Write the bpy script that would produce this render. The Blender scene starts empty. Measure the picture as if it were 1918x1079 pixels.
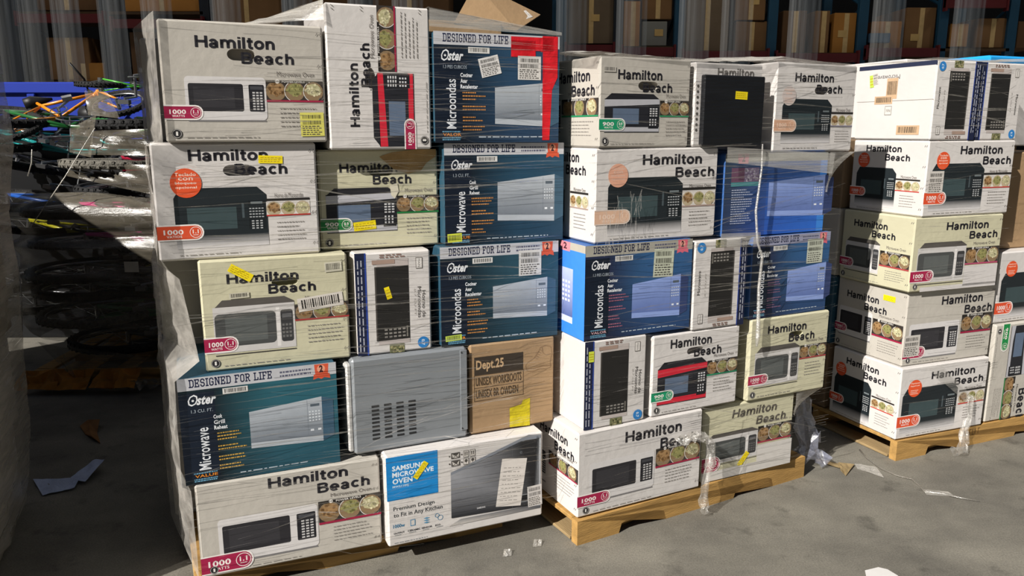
import bpy, bmesh, math, random
from mathutils import Vector, Matrix
random.seed(7)
R = math.radians
scene = bpy.context.scene
COL = scene.collection

# ------------------------------------------------------------------ camera
cam_d = bpy.data.cameras.new('camera'); cam_d.sensor_width = 36.0; cam_d.lens = 1450.0 / 1918.0 * 36.0
cam_d.clip_start = 0.05; cam_d.clip_end = 200
cam = bpy.data.objects.new('camera', cam_d); COL.objects.link(cam)
cam.location = (0, 0, 1.5); cam.rotation_euler = (R(90 - 11.5), 0, 0)
scene.camera = cam
# ------------------------------------------------------------------ sky, sun, exposure
SUN_EL = R(36.0); SUN_H = Vector((0.68, 0.733))        # horizontal travel of the sunlight
world = bpy.data.worlds.new('sky'); scene.world = world; world.use_nodes = True
wn = world.node_tree; wn.nodes.clear()
wo = wn.nodes.new('ShaderNodeOutputWorld'); wb = wn.nodes.new('ShaderNodeBackground'); ws = wn.nodes.new('ShaderNodeTexSky')
ws.sky_type = 'NISHITA'; ws.sun_disc = False; ws.sun_elevation = SUN_EL
ws.sun_rotation = math.atan2(-SUN_H.x, -SUN_H.y)
wb.inputs['Strength'].default_value = 0.024
wn.links.new(ws.outputs['Color'], wb.inputs['Color']); wn.links.new(wb.outputs['Background'], wo.inputs['Surface'])
sun_d = bpy.data.lights.new('sun', 'SUN'); sun_d.energy = 8.2; sun_d.angle = R(0.55); sun_d.color = (1.0, 0.95, 0.88)
sun = bpy.data.objects.new('sun', sun_d); COL.objects.link(sun)
sd = Vector((SUN_H.x * math.cos(SUN_EL), SUN_H.y * math.cos(SUN_EL), -math.sin(SUN_EL)))
sun.rotation_euler = sd.to_track_quat('-Z', 'Y').to_euler(); sun.location = (-4, -4, 6)
vs = scene.view_settings
vs.view_transform = 'Standard'; vs.look = 'None'; vs.gamma = 1.0; vs.use_curve_mapping = False; vs.exposure = -0.28
FILL_LAMP_W = 45.0
scene.cycles.transparent_max_bounces = 24
scene.cycles.max_bounces = 8

# ------------------------------------------------------------------ helpers
def lin(h):
    if not isinstance(h, str): return tuple(h)
    h = h.lstrip('#'); v = [int(h[i:i + 2], 16) / 255 for i in (0, 2, 4)]
    return tuple(c / 12.92 if c <= 0.04045 else ((c + 0.055) / 1.055) ** 2.4 for c in v)
def srgb_mix(a, b, t): 
    A, B = lin(a), lin(b); return tuple(A[i] * (1 - t) + B[i] * t for i in range(3))
_m = {}
def mat(name, col, rough=0.6, vary=0.12, scale=8.0, bump=0.0, bscale=60.0, metal=0.0, spec=0.35, stretch=(1, 1, 1), coord='Object'):
    key = name
    if key in _m: return _m[key]
    m = bpy.data.materials.new(name); m.use_nodes = True; nt = m.node_tree; n = nt.nodes; L = nt.links
    b = n['Principled BSDF']; b.inputs['Roughness'].default_value = rough; b.inputs['Metallic'].default_value = metal
    b.inputs['Specular IOR Level'].default_value = spec
    tc = n.new('ShaderNodeTexCoord'); mp = n.new('ShaderNodeMapping'); mp.inputs['Scale'].default_value = stretch
    L.new(tc.outputs[coord], mp.inputs['Vector'])
    no = n.new('ShaderNodeTexNoise'); no.inputs['Scale'].default_value = scale; no.inputs['Detail'].default_value = 6
    L.new(mp.outputs['Vector'], no.inputs['Vector'])
    r = n.new('ShaderNodeValToRGB'); c = lin(col)
    r.color_ramp.elements[0].position = 0.3; r.color_ramp.elements[1].position = 0.7
    r.color_ramp.elements[0].color = (*[x * (1 - vary) for x in c], 1); r.color_ramp.elements[1].color = (*[min(1, x * (1 + vary)) for x in c], 1)
    L.new(no.outputs['Fac'], r.inputs['Fac']); L.new(r.outputs['Color'], b.inputs['Base Color'])
    if bump:
        n2 = n.new('ShaderNodeTexNoise'); n2.inputs['Scale'].default_value = bscale; n2.inputs['Detail'].default_value = 4
        L.new(mp.outputs['Vector'], n2.inputs['Vector'])
        bp = n.new('ShaderNodeBump'); bp.inputs['Strength'].default_value = bump; bp.inputs['Distance'].default_value = 0.01
        L.new(n2.outputs['Fac'], bp.inputs['Height']); L.new(bp.outputs['Normal'], b.inputs['Normal'])
    _m[key] = m
    return m
def print_material(name, rough):
    m = bpy.data.materials.new(name); m.use_nodes = True; nt = m.node_tree; n = nt.nodes; L = nt.links
    b = n['Principled BSDF']; b.inputs['Roughness'].default_value = rough; b.inputs['Specular IOR Level'].default_value = 0.35
    a = n.new('ShaderNodeAttribute'); a.attribute_name = 'Col'
    tc = n.new('ShaderNodeTexCoord'); no = n.new('ShaderNodeTexNoise'); no.inputs['Scale'].default_value = 40; no.inputs['Detail'].default_value = 5
    L.new(tc.outputs['Object'], no.inputs['Vector'])
    mr = n.new('ShaderNodeMapRange'); mr.inputs['To Min'].default_value = 0.9; mr.inputs['To Max'].default_value = 1.08
    L.new(no.outputs['Fac'], mr.inputs['Value'])
    mx = n.new('ShaderNodeMix'); mx.data_type = 'RGBA'; mx.blend_type = 'MULTIPLY'; mx.inputs['Factor'].default_value = 1
    L.new(a.outputs['Color'], mx.inputs['A']); L.new(mr.outputs['Result'], mx.inputs['B']); L.new(mx.outputs['Result'], b.inputs['Base Color'])
    return m
INK = print_material('printed_ink', 0.5)
def film_material(name, lo, hi, tint, rough=0.22, stretch=(1.5, 1.5, 60), scale=3.0, gloss=0.5):
    m = bpy.data.materials.new(name); m.use_nodes = True; nt = m.node_tree; n = nt.nodes; L = nt.links; n.clear()
    out = n.new('ShaderNodeOutputMaterial'); tr = n.new('ShaderNodeBsdfTransparent'); tr.inputs['Color'].default_value = (0.97, 0.97, 0.97, 1)
    df = n.new('ShaderNodeBsdfDiffuse'); df.inputs['Color'].default_value = (*lin(tint), 1)
    gl = n.new('ShaderNodeBsdfGlossy'); gl.inputs['Roughness'].default_value = rough; gl.inputs['Color'].default_value = (1, 1, 1, 1)
    m1 = n.new('ShaderNodeMixShader'); m1.inputs['Fac'].default_value = gloss
    L.new(df.outputs[0], m1.inputs[1]); L.new(gl.outputs[0], m1.inputs[2])
    tc = n.new('ShaderNodeTexCoord'); mp = n.new('ShaderNodeMapping'); mp.inputs['Scale'].default_value = stretch
    no = n.new('ShaderNodeTexNoise'); no.inputs['Scale'].default_value = scale; no.inputs['Detail'].default_value = 6; no.inputs['Roughness'].default_value = 0.65
    L.new(tc.outputs['Object'], mp.inputs['Vector']); L.new(mp.outputs['Vector'], no.inputs['Vector'])
    mr = n.new('ShaderNodeMapRange'); mr.inputs['From Min'].default_value = 0.35; mr.inputs['From Max'].default_value = 0.72
    mr.inputs['To Min'].default_value = lo; mr.inputs['To Max'].default_value = hi
    L.new(no.outputs['Fac'], mr.inputs['Value'])
    bp = n.new('ShaderNodeBump'); bp.inputs['Strength'].default_value = 0.5; bp.inputs['Distance'].default_value = 0.01
    L.new(no.outputs['Fac'], bp.inputs['Height']); L.new(bp.outputs['Normal'], gl.inputs['Normal'])
    m2 = n.new('ShaderNodeMixShader'); L.new(mr.outputs['Result'], m2.inputs['Fac'])
    L.new(tr.outputs[0], m2.inputs[1]); L.new(m1.outputs[0], m2.inputs[2]); L.new(m2.outputs[0], out.inputs['Surface'])
    return m
FILM = film_material('stretch_film', 0.10, 0.42, '#d8d4cc')
FILM_HAZY = film_material('stretch_film_layers', 0.30, 0.75, '#d6d2ca', gloss=0.35)
FILM_SIDE = film_material('stretch_film_side', 0.22, 0.78, '#cfcac2', gloss=0.35, stretch=(2.5, 2.5, 5), scale=2.2)
FILM_DULL = film_material('stretch_film_dull', 0.45, 0.92, '#bdb6aa', gloss=0.3, stretch=(2, 2, 18), scale=1.6)
FILM_RIDGE = film_material('stretch_film_ridge', 0.12, 0.6, '#cfcbc4', stretch=(6, 6, 3), scale=2.0)
FILM_DARK = film_material('stretch_film_grey', 0.22, 0.6, '#857e70', gloss=0.12, stretch=(2, 2, 16), scale=2.0)
PVC = film_material('clear_pvc_strip', 0.03, 0.26, '#8d9296', rough=0.25, stretch=(16, 1, 0.2), scale=1.6, gloss=0.5)  # vertical opacity streaks stand in for highlights on the strips

def link(name, me, m=None, parent=None, loc=None, rz=None):
    o = bpy.data.objects.new(name, me); COL.objects.link(o)
    if m is not None and me is not None and not me.materials: me.materials.append(m)
    if parent is not None: o.parent = parent
    if loc is not None: o.location = loc
    if rz is not None: o.rotation_euler = (0, 0, rz)
    return o
def empty(name, loc=(0, 0, 0), rz=0.0, label=None, cat=None, group=None, kind=None):
    o = link(name, None, loc=loc, rz=rz); o.empty_display_size = 0.05
    return tag(o, label, cat, group, kind)
def tag(o, label=None, cat=None, group=None, kind=None):
    if label: o['label'] = label
    if cat: o['category'] = cat
    if group: o['group'] = group
    if kind: o['kind'] = kind
    return o
def mesh(name, verts, faces, smooth=False):
    me = bpy.data.meshes.new(name); me.from_pydata([tuple(v) for v in verts], [], faces); me.update()
    if smooth: me.polygons.foreach_set('use_smooth', [True] * len(me.polygons))
    return me
def bm_mesh(bm, name, smooth=False):
    bmesh.ops.recalc_face_normals(bm, faces=bm.faces)
    me = bpy.data.meshes.new(name); bm.to_mesh(me); bm.free()
    if smooth: me.polygons.foreach_set('use_smooth', [True] * len(me.polygons))
    return me
def add_box(bm, x0, x1, y0, y1, z0, z1, bev=0.0):
    r = bmesh.ops.create_cube(bm, size=1.0, matrix=Matrix.Translation(((x0 + x1) / 2, (y0 + y1) / 2, (z0 + z1) / 2)) @ Matrix.Diagonal((x1 - x0, y1 - y0, z1 - z0, 1)))
    if bev:
        es = {e for v in r['verts'] for e in v.link_edges}
        bmesh.ops.bevel(bm, geom=list(es), offset=bev, segments=1, affect='EDGES')
def box_mesh(name, x0, x1, y0, y1, z0, z1, bev=0.0):
    bm = bmesh.new(); add_box(bm, x0, x1, y0, y1, z0, z1, bev); return bm_mesh(bm, name)
def tube(bm, pts, rad, seg=8, closed=False):
    pts = [Vector(p) for p in pts]; rings = []; N = len(pts); up = Vector((0.13, 0.31, 0.94))
    for i, p in enumerate(pts):
        a = pts[(i - 1) % N] if (closed or i > 0) else pts[i]; b = pts[(i + 1) % N] if (closed or i < N - 1) else pts[i]
        t = (b - a).normalized(); s = t.cross(up)
        if s.length < 1e-3: s = t.cross(Vector((1, 0, 0)))
        s.normalize(); q = s.cross(t)
        rr = rad[i] if isinstance(rad, (list, tuple)) else rad
        rings.append([bm.verts.new(p + (s * math.cos(2 * math.pi * k / seg) + q * math.sin(2 * math.pi * k / seg)) * rr) for k in range(seg)])
    for i in range(N if closed else N - 1):
        A, B = rings[i], rings[(i + 1) % N]
        for k in range(seg): bm.faces.new((A[k], A[(k + 1) % seg], B[(k + 1) % seg], B[k]))
    if not closed:
        bm.faces.new(rings[0][::-1]); bm.faces.new(rings[-1])
CP, SP = math.cos(R(11.5)), math.sin(R(11.5))
def at(px, py, Y):
    """world point seen at photo pixel (px, py) on the vertical plane y = Y"""
    d = Vector(((px - 959) / 1450, CP - SP * (-(py - 539.5) / 1450) * -1, 0))
    v = -(py - 539.5) / 1450
    d = Vector(((px - 959) / 1450, CP + SP * v, -SP + CP * v))
    return Vector((0, 0, 1.5)) + d * (Y / d.y)

# ------------------------------------------------------------------ lettering
_tx = {}
def arc(cx, cy, rx, ry, a0, a1, n=8): return [(cx + rx * math.cos(R(a0 + (a1 - a0) * k / n)), cy + ry * math.sin(R(a0 + (a1 - a0) * k / n))) for k in range(n + 1)]
def arch(x0, x1, xh=.66, base=0.0): return [(x0, .28)] + arc((x0 + x1) / 2, xh - .24, (x1 - x0) / 2, .24, 180, 0, 8)[1:] + [(x1, base)]
GROT = {  # wide bold grotesque: advance, strokes on a cap height of 1
 'H': (.98, [[(.1, 0), (.1, 1)], [(.8, 0), (.8, 1)], [(.1, .52), (.8, .52)]]),
 'a': (.82, [arc(.33, .46, .22, .20, 165, 60, 6) + [(.56, .50), (.56, 0)], arc(.33, .20, .22, .15, 20, 340, 12) + [(.56, .28)], [(.56, .36), (.40, .36), (.3, .35)]]),
 'm': (1.28, [[(.1, 0), (.1, .74)], arch(.1, .57), arch(.57, 1.04)]),
 'i': (.32, [[(.1, 0), (.1, .74)], [(.1, .86), (.1, 1.0)]]),
 'l': (.32, [[(.1, 0), (.1, 1)]]),
 't': (.52, [[(.2, .95), (.2, .2)] + arc(.33, .2, .13, .12, 180, 270, 5)[1:] + [(.44, .08)], [(.0, .66), (.44, .66)]]),
 'o': (.86, [arc(.38, .37, .28, .295, 0, 360, 18)]),
 'n': (.80, [[(.1, 0), (.1, .74)], arch(.1, .58)]),
 'B': (.94, [[(.1, 0), (.1, 1)], [(.1, .92), (.48, .92)] + arc(.5, .74, .2, .18, 90, -90, 8) + [(.1, .53)], [(.48, .53)] + arc(.52, .305, .24, .225, 90, -90, 8) + [(.1, .08)]]),
 'e': (.84, [[(.1, .36), (.64, .36)] + arc(.37, .37, .27, .295, 0, 315, 14)]),
 'c': (.80, [arc(.37, .37, .27, .295, 45, 315, 14)]),
 'h': (.80, [[(.1, 0), (.1, 1)], arch(.1, .58)])}
def thick(st, t):
    """quads of a polyline of width t with mitred joints"""
    n = len(st); L_ = []; closed = math.dist(st[0], st[-1]) < 1e-6
    P_ = [Vector(p) for p in st]
    for i in range(n):
        a = P_[i - 1] if i > 0 else (P_[-2] if closed else None); b = P_[i + 1] if i < n - 1 else (P_[1] if closed else None)
        d1 = (P_[i] - a).normalized() if a is not None else None; d2 = (b - P_[i]).normalized() if b is not None else None
        if d1 is None: d1 = d2
        if d2 is None: d2 = d1
        n1, n2 = Vector((-d1.y, d1.x)), Vector((-d2.y, d2.x)); m = n1 + n2
        m = m.normalized() if m.length > 1e-6 else n1; k = t / 2 / max(.45, m.dot(n1)); L_.append((P_[i] + m * k, P_[i] - m * k))
    return [[tuple(L_[i][0]), tuple(L_[i][1]), tuple(L_[i + 1][1]), tuple(L_[i + 1][0])] for i in range(n - 1)]
def grot_geo(body, shear):
    x = 0.0; qs = []
    for ch in body:
        w, sts = GROT[ch]
        for st in sts: qs += [[(px + x, py) for px, py in q] for q in thick(st, .22)]
        x += w + .02
    V = [p for q in qs for p in q]; V = [(px + shear * py, py) for px, py in V]; Fs = [tuple(range(4 * k, 4 * k + 4)) for k in range(len(qs))]
    x0 = min(v[0] for v in V); x1 = max(v[0] for v in V); y0 = min(v[1] for v in V); y1 = max(v[1] for v in V)
    return [((a - x0) / (x1 - x0), (b - y0) / (y1 - y0)) for a, b in V], Fs, (x1 - x0) / (y1 - y0)
def text_geo(body, bold=0.0, shear=0.0):
    key = (body, bold, shear)
    if key in _tx: return _tx[key]
    if body in ('Hamilton', 'Beach'): _tx[key] = grot_geo(body, shear); return _tx[key]
    cu = bpy.data.curves.new('t', 'FONT'); cu.body = body; cu.resolution_u = 2; cu.offset = bold; cu.shear = shear; cu.fill_mode = 'FRONT'
    cu.space_character = 1.0 + bold * 1.6
    o = bpy.data.objects.new('t', cu); COL.objects.link(o)
    dg = bpy.context.evaluated_depsgraph_get(); dg.update()
    me = bpy.data.meshes.new_from_object(o.evaluated_get(dg))
    vs_ = [(v.co.x, v.co.y) for v in me.vertices]; fs = [tuple(p.vertices) for p in me.polygons]
    bpy.data.objects.remove(o); bpy.data.curves.remove(cu); bpy.data.meshes.remove(me)
    x0 = min(v[0] for v in vs_); x1 = max(v[0] for v in vs_); y0 = min(v[1] for v in vs_); y1 = max(v[1] for v in vs_)
    vs_ = [((v[0] - x0) / (x1 - x0), (v[1] - y0) / (y1 - y0)) for v in vs_]
    _tx[key] = (vs_, fs, (x1 - x0) / (y1 - y0))
    return _tx[key]
SLAB = {
 'D': (4.2, [[(-.7, 7), (3, 7), (4.2, 5.8), (4.2, 1.2), (3, 0), (-.7, 0)], [(.5, 0), (.5, 7)]]),
 'E': (4.2, [[(4, 5.2), (4, 7), (-.7, 7)], [(.5, 7), (.5, 0)], [(-.7, 0), (4, 0), (4, 1.8)], [(.5, 3.5), (2.8, 3.5)], [(2.8, 2.6), (2.8, 4.4)]]),
 'S': (4.2, [[(4, 5.2), (4, 6), (3, 7), (1.2, 7), (.2, 6), (.2, 4.6), (1.2, 3.6), (3, 3.6), (4, 2.6), (4, 1), (3, 0), (1.2, 0), (.2, 1), (.2, 1.9)]]),
 'I': (1.8, [[(-.5, 7), (2.3, 7)], [(.9, 7), (.9, 0)], [(-.5, 0), (2.3, 0)]]),
 'G': (4.4, [[(4, 5.2), (4, 6), (3, 7), (1.2, 7), (.2, 6), (.2, 1), (1.2, 0), (3, 0), (4, 1), (4, 3.2), (2.3, 3.2)]]),
 'N': (4.8, [[(-.6, 7), (1, 7), (4.2, 0)], [(.4, 7), (.4, 0)], [(-.6, 0), (1.4, 0)], [(4.2, 0), (4.2, 7)], [(3.2, 7), (5.2, 7)]]),
 'F': (4.0, [[(4, 5.2), (4, 7), (-.7, 7)], [(.5, 7), (.5, 0)], [(-.7, 0), (1.8, 0)], [(.5, 3.5), (2.8, 3.5)]]),
 'O': (4.2, [[(1.2, 7), (3, 7), (4, 6), (4, 1), (3, 0), (1.2, 0), (.2, 1), (.2, 6), (1.2, 7)]]),
 'R': (4.4, [[(-.7, 7), (3, 7), (4, 6), (4, 4.6), (3, 3.6), (.5, 3.6)], [(.5, 7), (.5, 0)], [(-.7, 0), (1.6, 0)], [(2.4, 3.6), (3.8, 0), (4.8, 0)]]),
 'L': (4.0, [[(-.7, 7), (1.8, 7)], [(.5, 7), (.5, 0)], [(-.7, 0), (4, 0), (4, 2.2)]]),
 ' ': (1.6, [])}
def slab_quads(body, wgt=1.25):
    x = 0.7; out = []
    for ch in body:
        w, strokes = SLAB[ch]
        for st in strokes:
            for (ax, ay), (bx, by) in zip(st, st[1:]):
                dx, dy = bx - ax, by - ay; l = math.hypot(dx, dy); dx, dy = dx / l, dy / l; h = wgt / 2
                e = h * 0.55
                out.append([(x + ax - dx * e - dy * h, ay - dy * e + dx * h), (x + ax - dx * e + dy * h, ay - dy * e - dx * h),
                            (x + bx + dx * e + dy * h, by + dy * e - dx * h), (x + bx + dx * e - dy * h, by + dy * e + dx * h)])
        x += w + 2.1
    x -= 1.4
    return [[(px / x, (py + .6) / 8.2) for px, py in q] for q in out]

# ------------------------------------------------------------------ printing on a face of a thing
class Face:
    """a flat face of a thing: prints parts onto it; (u, v) run 0..1 over the artwork, rot turns the artwork on the face"""
    def __init__(s, parent, org, ex, n, W, H, rot=0, lift=0.0006):
        s.p = parent; s.o = Vector(org); s.ex = Vector(ex); s.ez = Vector((0, 0, 1)); s.n = Vector(n); s.W = W; s.H = H; s.rot = rot; s.off = lift; s.base = lift
        s.w, s.h = (W, H) if rot in (0, 180) else (H, W)
    def xz(s, u, v):
        if s.rot == 0: return s.W * u, s.H * v
        if s.rot == 90: return s.W * (1 - v), s.H * u
        if s.rot == 270: return s.W * v, s.H * (1 - u)
        return s.W * (1 - u), s.H * (1 - v)
    def begin(s, name): s.name = name; s.V = []; s.Fc = []; s.C = []
    def up(s): s.off += 0.00006
    def end(s, m=None, label=None):
        me = mesh(s.name, s.V, s.Fc); a = me.color_attributes.new('Col', 'FLOAT_COLOR', 'CORNER')
        flat = []
        for c in s.C:
            for k in c: flat += [k[0], k[1], k[2], 1.0]
        a.data.foreach_set('color', flat)
        o = link(s.name, me, m or INK, s.p); s.up()
        if s.name in ('info_text', 'feature_icons', 'printed_slot_marks', 'handling_symbols', 'boot_drawing', 'keypad_print', 'food_picture', 'microwave_picture', 'slogan_band', 'value_panel', 'stamped_lettering', 'title_text', 'edge_band') and len(s.Fc) > 5: o['kind'] = 'stuff'
        if label: o['label'] = label
        return o
    def poly(s, pts, col, cols=None):
        b = len(s.V)
        for u, v in pts:
            x, z = s.xz(u, v); s.V.append(s.o + s.ex * x + s.ez * z + s.n * s.off)
        s.Fc.append(tuple(range(b, b + len(pts)))); s.C.append([lin(c) for c in cols] if cols else [lin(col)] * len(pts))
    def rect(s, u0, v0, u1, v1, col, cols=None): s.poly([(u0, v0), (u1, v0), (u1, v1), (u0, v1)], col, cols)
    def rrect(s, u0, v0, u1, v1, col, r=0.006, left=True, right=True):
        ru, rv = r / s.w, r / s.h; pts = []
        for cu_, cv_, a0, do in ((u0, v0, 180, left), (u1, v0, 270, right), (u1, v1, 0, right), (u0, v1, 90, left)):
            if not do: pts.append((cu_, cv_)); continue
            ox = cu_ + (ru if cu_ == u0 else -ru); oy = cv_ + (rv if cv_ == v0 else -rv)
            for k in range(5):
                a = R(a0 + k * 22.5); pts.append((ox + ru * math.cos(a), oy + rv * math.sin(a)))
        s.poly(pts, col)
    def disc(s, u, v, r, col, seg=20, sq=1.0):
        s.poly([(u + r * math.cos(2 * math.pi * k / seg) / s.w, v + sq * r * math.sin(2 * math.pi * k / seg) / s.h) for k in range(seg)], col)
    def ring(s, u, v, r, t, col, a0=0, a1=360, seg=20):
        for k in range(seg):
            A, B = R(a0 + (a1 - a0) * k / seg), R(a0 + (a1 - a0) * (k + 1) / seg)
            s.poly([(u + (r - t) * math.cos(A) / s.w, v + (r - t) * math.sin(A) / s.h), (u + r * math.cos(A) / s.w, v + r * math.sin(A) / s.h),
                    (u + r * math.cos(B) / s.w, v + r * math.sin(B) / s.h), (u + (r - t) * math.cos(B) / s.w, v + (r - t) * math.sin(B) / s.h)], col)
    def text(s, body, u0, v0, u1, v1, col, bold=0.0, shear=0.0, turn=0):
        V, Fs, _ = text_geo(body, bold, shear); b = len(s.V)
        for x, y in V:
            if turn == 90: x, y = 1 - y, x
            elif turn == 270: x, y = y, 1 - x
            elif turn == 180: x, y = 1 - x, 1 - y
            X, Zz = s.xz(u0 + (u1 - u0) * x, v0 + (v1 - v0) * y); s.V.append(s.o + s.ex * X + s.ez * Zz + s.n * s.off)
        c = lin(col)
        for f in Fs: s.Fc.append(tuple(b + i for i in f)); s.C.append([c] * len(f))
    def slab(s, body, u0, v0, u1, v1, col):
        for q in slab_quads(body): s.poly([(u0 + (u1 - u0) * x, v0 + (v1 - v0) * y) for x, y in q], col)
    def lines(s, u0, v0, u1, v1, n, col, fill=0.55, ragged=0.25, rnd=None):
        rnd = rnd or random; dv = (v1 - v0) / n
        for i in range(n):
            v = v1 - dv * (i + 0.5); x = u0; end = u1 - (u1 - u0) * ragged * rnd.random()
            while x < end:
                w = (u1 - u0) * rnd.uniform(0.03, 0.11); s.rect(x, v - dv * fill / 2, min(x + w, end), v + dv * fill / 2, col); x += w + (u1 - u0) * 0.022
    def bars(s, u0, v0, u1, v1, n, col, horiz=False):
        for k in range(n):
            w = random.choice((0.3, 0.5, 0.75))
            if horiz: a = v0 + (v1 - v0) * k / n; s.rect(u0, a, u1, a + (v1 - v0) / n * w, col)
            else: a = u0 + (u1 - u0) * k / n; s.rect(a, v0, a + (u1 - u0) / n * w, v1, col)
    def tilted(s, u, v, w, h, ang):
        """a small Face-like mapper for a sticker centred at (u, v), metres w x h, turned by ang degrees"""
        ca, sa = math.cos(R(ang)), math.sin(R(ang))
        def f(a, b):
            x, y = (a - .5) * w, (b - .5) * h
            return u + (x * ca - y * sa) / s.w, v + (x * sa + y * ca) / s.h
        return f
    def sticker(s, u, v, w, h, ang=0, col='#f2dc1c', kind='yellow', name='sticker'):
        f = s.tilted(u, v, w, h, ang); s.begin(name)
        s.poly([f(0, 0), f(1, 0), f(1, 1), f(0, 1)], col); s.up()
        def r(a0, b0, a1, b1, c): s.poly([f(a0, b0), f(a1, b0), f(a1, b1), f(a0, b1)], c)
        if kind == 'yellow':
            for k in range(3):
                x = .08
                while x < .85:
                    d = random.uniform(.06, .16); r(x, .2 + k * .24, min(x + d, .92), .29 + k * .24, '#b89a10'); x += d + .04
        elif kind == 'barcode':
            for j in range(2):
                x = .1
                while x < .88: d = random.choice((.012, .02, .035)); r(x, .5 + j * .24, x + d, .66 + j * .24, '#24221f'); x += d + .022
            for k in range(5):
                x = .08
                while x < .8: d = random.uniform(.05, .16); r(x, .06 + k * .085, x + d, .1 + k * .085, '#4b4844'); x += d + .04
        elif kind == 'bar1':
            x = .08
            while x < .9: d = random.choice((.012, .02, .035)); r(x, .2, x + d, .85, '#2b2926'); x += d + .025
        elif kind == 'paper':
            for k in range(9):
                x = .12
                while x < .8: d = random.uniform(.05, .16); r(x, .12 + k * .085, x + d, .135 + k * .085, '#9a9690'); x += d + .05
        s.end()

def mw_picture(f, u0, v0, u1, v1, style):
    W, H = u1 - u0, v1 - v0
    def P(a, b): return (u0 + W * a, v0 + H * b)
    def q(a0, b0, a1, b1, c, cols=None): f.rect(u0 + W * a0, v0 + H * b0, u0 + W * a1, v0 + H * b1, c, cols)
    def keys(a0, b0, a1, b1, nx, ny, c, sx=.68, sy=.55):
        for i in range(nx):
            for j in range(ny):
                x = a0 + (a1 - a0) * i / nx; y = b0 + (b1 - b0) * j / ny
                q(x, y, x + (a1 - a0) / nx * sx, y + (b1 - b0) / ny * sy, c)
    f.begin('microwave_picture')
    if style == 'silver':
        f.poly([P(.02, -.04), P(.99, -.04), P(.97, .03), P(.0, .03)], '#7d7b7c'); f.up()
        f.rrect(u0, v0, u1, v1, '#d6d3d2', 0.012); f.up()
        f.rrect(u0 + W * .04, v0 + H * .2, u0 + W * .71, v0 + H * .84, '#2c2b2f', 0.006); f.rrect(u0 + W * .78, v0 + H * .2, u0 + W * .975, v0 + H * .83, '#25252a', 0.004); f.up()
        q(.1, .28, .6, .76, '#37363a'); q(.8, .72, .96, .79, '#4a4b50'); keys(.825, .24, .965, .69, 3, 7, '#c9c8c8')
    elif style == 'black':
        f.poly([P(0, .83), P(.07, 1), P(.9, 1), P(1, .86), P(1, .18), P(0, .18)], '#20272b')
        f.rect(u0, v0 - H * .04, u1, v0 + H * .18, '', ['#d9d6d6', '#d9d6d6', '#20272b', '#20272b']); f.up()
        q(.13, .28, .66, .66, '#3d4d50'); q(.72, .46, .745, .72, '#4a555a'); q(.79, .25, .98, .76, '#191f23'); f.up()
        q(.82, .70, .95, .74, '#6f787b'); keys(.80, .46, .97, .66, 5, 4, '#aeb2b4', .7, .4); keys(.82, .26, .96, .43, 3, 4, '#b8bbbd', .6, .5)
    elif style in ('two', 'red'):
        band = '#b9b9bf' if style == 'two' else '#cf2a3c'
        f.poly([P(0, .84), P(.12, 1), P(.88, 1), P(1, .86), P(1, .8), P(0, .8)], '#26262b')
        q(0, 0, 1, .86, '#25262c'); f.up()
        f.poly([P(0, .84), P(1, .87), P(1, .74), P(0, .66)], band); f.poly([P(0, .02), P(1, .02), P(1, .14), P(.3, .14), P(0, .2)], band); f.up()
        q(.15, .22, .62, .62, '#5f6f86'); q(.8, .1, .99, .72, '#1f2025'); f.up()
        keys(.82, .42, .98, .66, 3, 4, '#d4d4d6'); keys(.82, .18, .97, .38, 3, 3, '#cfcfd2', .5, .6)
    elif style == 'cream':
        f.poly([P(0, .83), P(.12, 1), P(.88, 1), P(1, .9), P(1, .8), P(0, .8)], '#57534f'); f.up()
        q(0, .0, 1, .87, '#cbc8c6'); q(0, -.05, 1, -.03, '#3d3a36'); f.up()
        f.rrect(u0 + W * .015, v0 + H * .12, u0 + W * .76, v0 + H * .74, '#4b4d4d', 0.014); f.rrect(u0 + W * .82, v0 + H * .12, u0 + W * .975, v0 + H * .74, '#3b3b3d', 0.008); f.up()
        q(.14, .2, .65, .66, '#5d6160'); q(.765, .04, .81, .8, '#e2dfdd'); keys(.835, .2, .965, .5, 3, 4, '#6e6d6c'); q(.84, .58, .96, .66, '#68686a')
    elif style in ('mirror', 'mirror_blue'):
        t, b, d = ('#b3bac2', '#767e88', '#3c5a70') if style == 'mirror' else ('#8fa6e0', '#6479b4', '#35436e')
        f.poly([P(.86, 1), P(1, .92), P(1, .1), P(.86, 0)], d)
        f.poly([P(0, .18), P(.86, .13), P(.86, 1), P(0, .86)], '', [b, b, t, t]); f.poly([P(0, .06), P(.86, 0), P(.86, .13), P(0, .18)], t); f.up()
        q(.68, .16, .684, .95, '#6e7680'); q(.72, .8, .83, .86, '#5a6570'); keys(.70, .48, .85, .74, 4, 4, '#d4dae0', .5, .45); q(.71, .26, .75, .30, '#e9eef4'); q(.80, .26, .84, .30, '#e9eef4')
    f.end()
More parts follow.
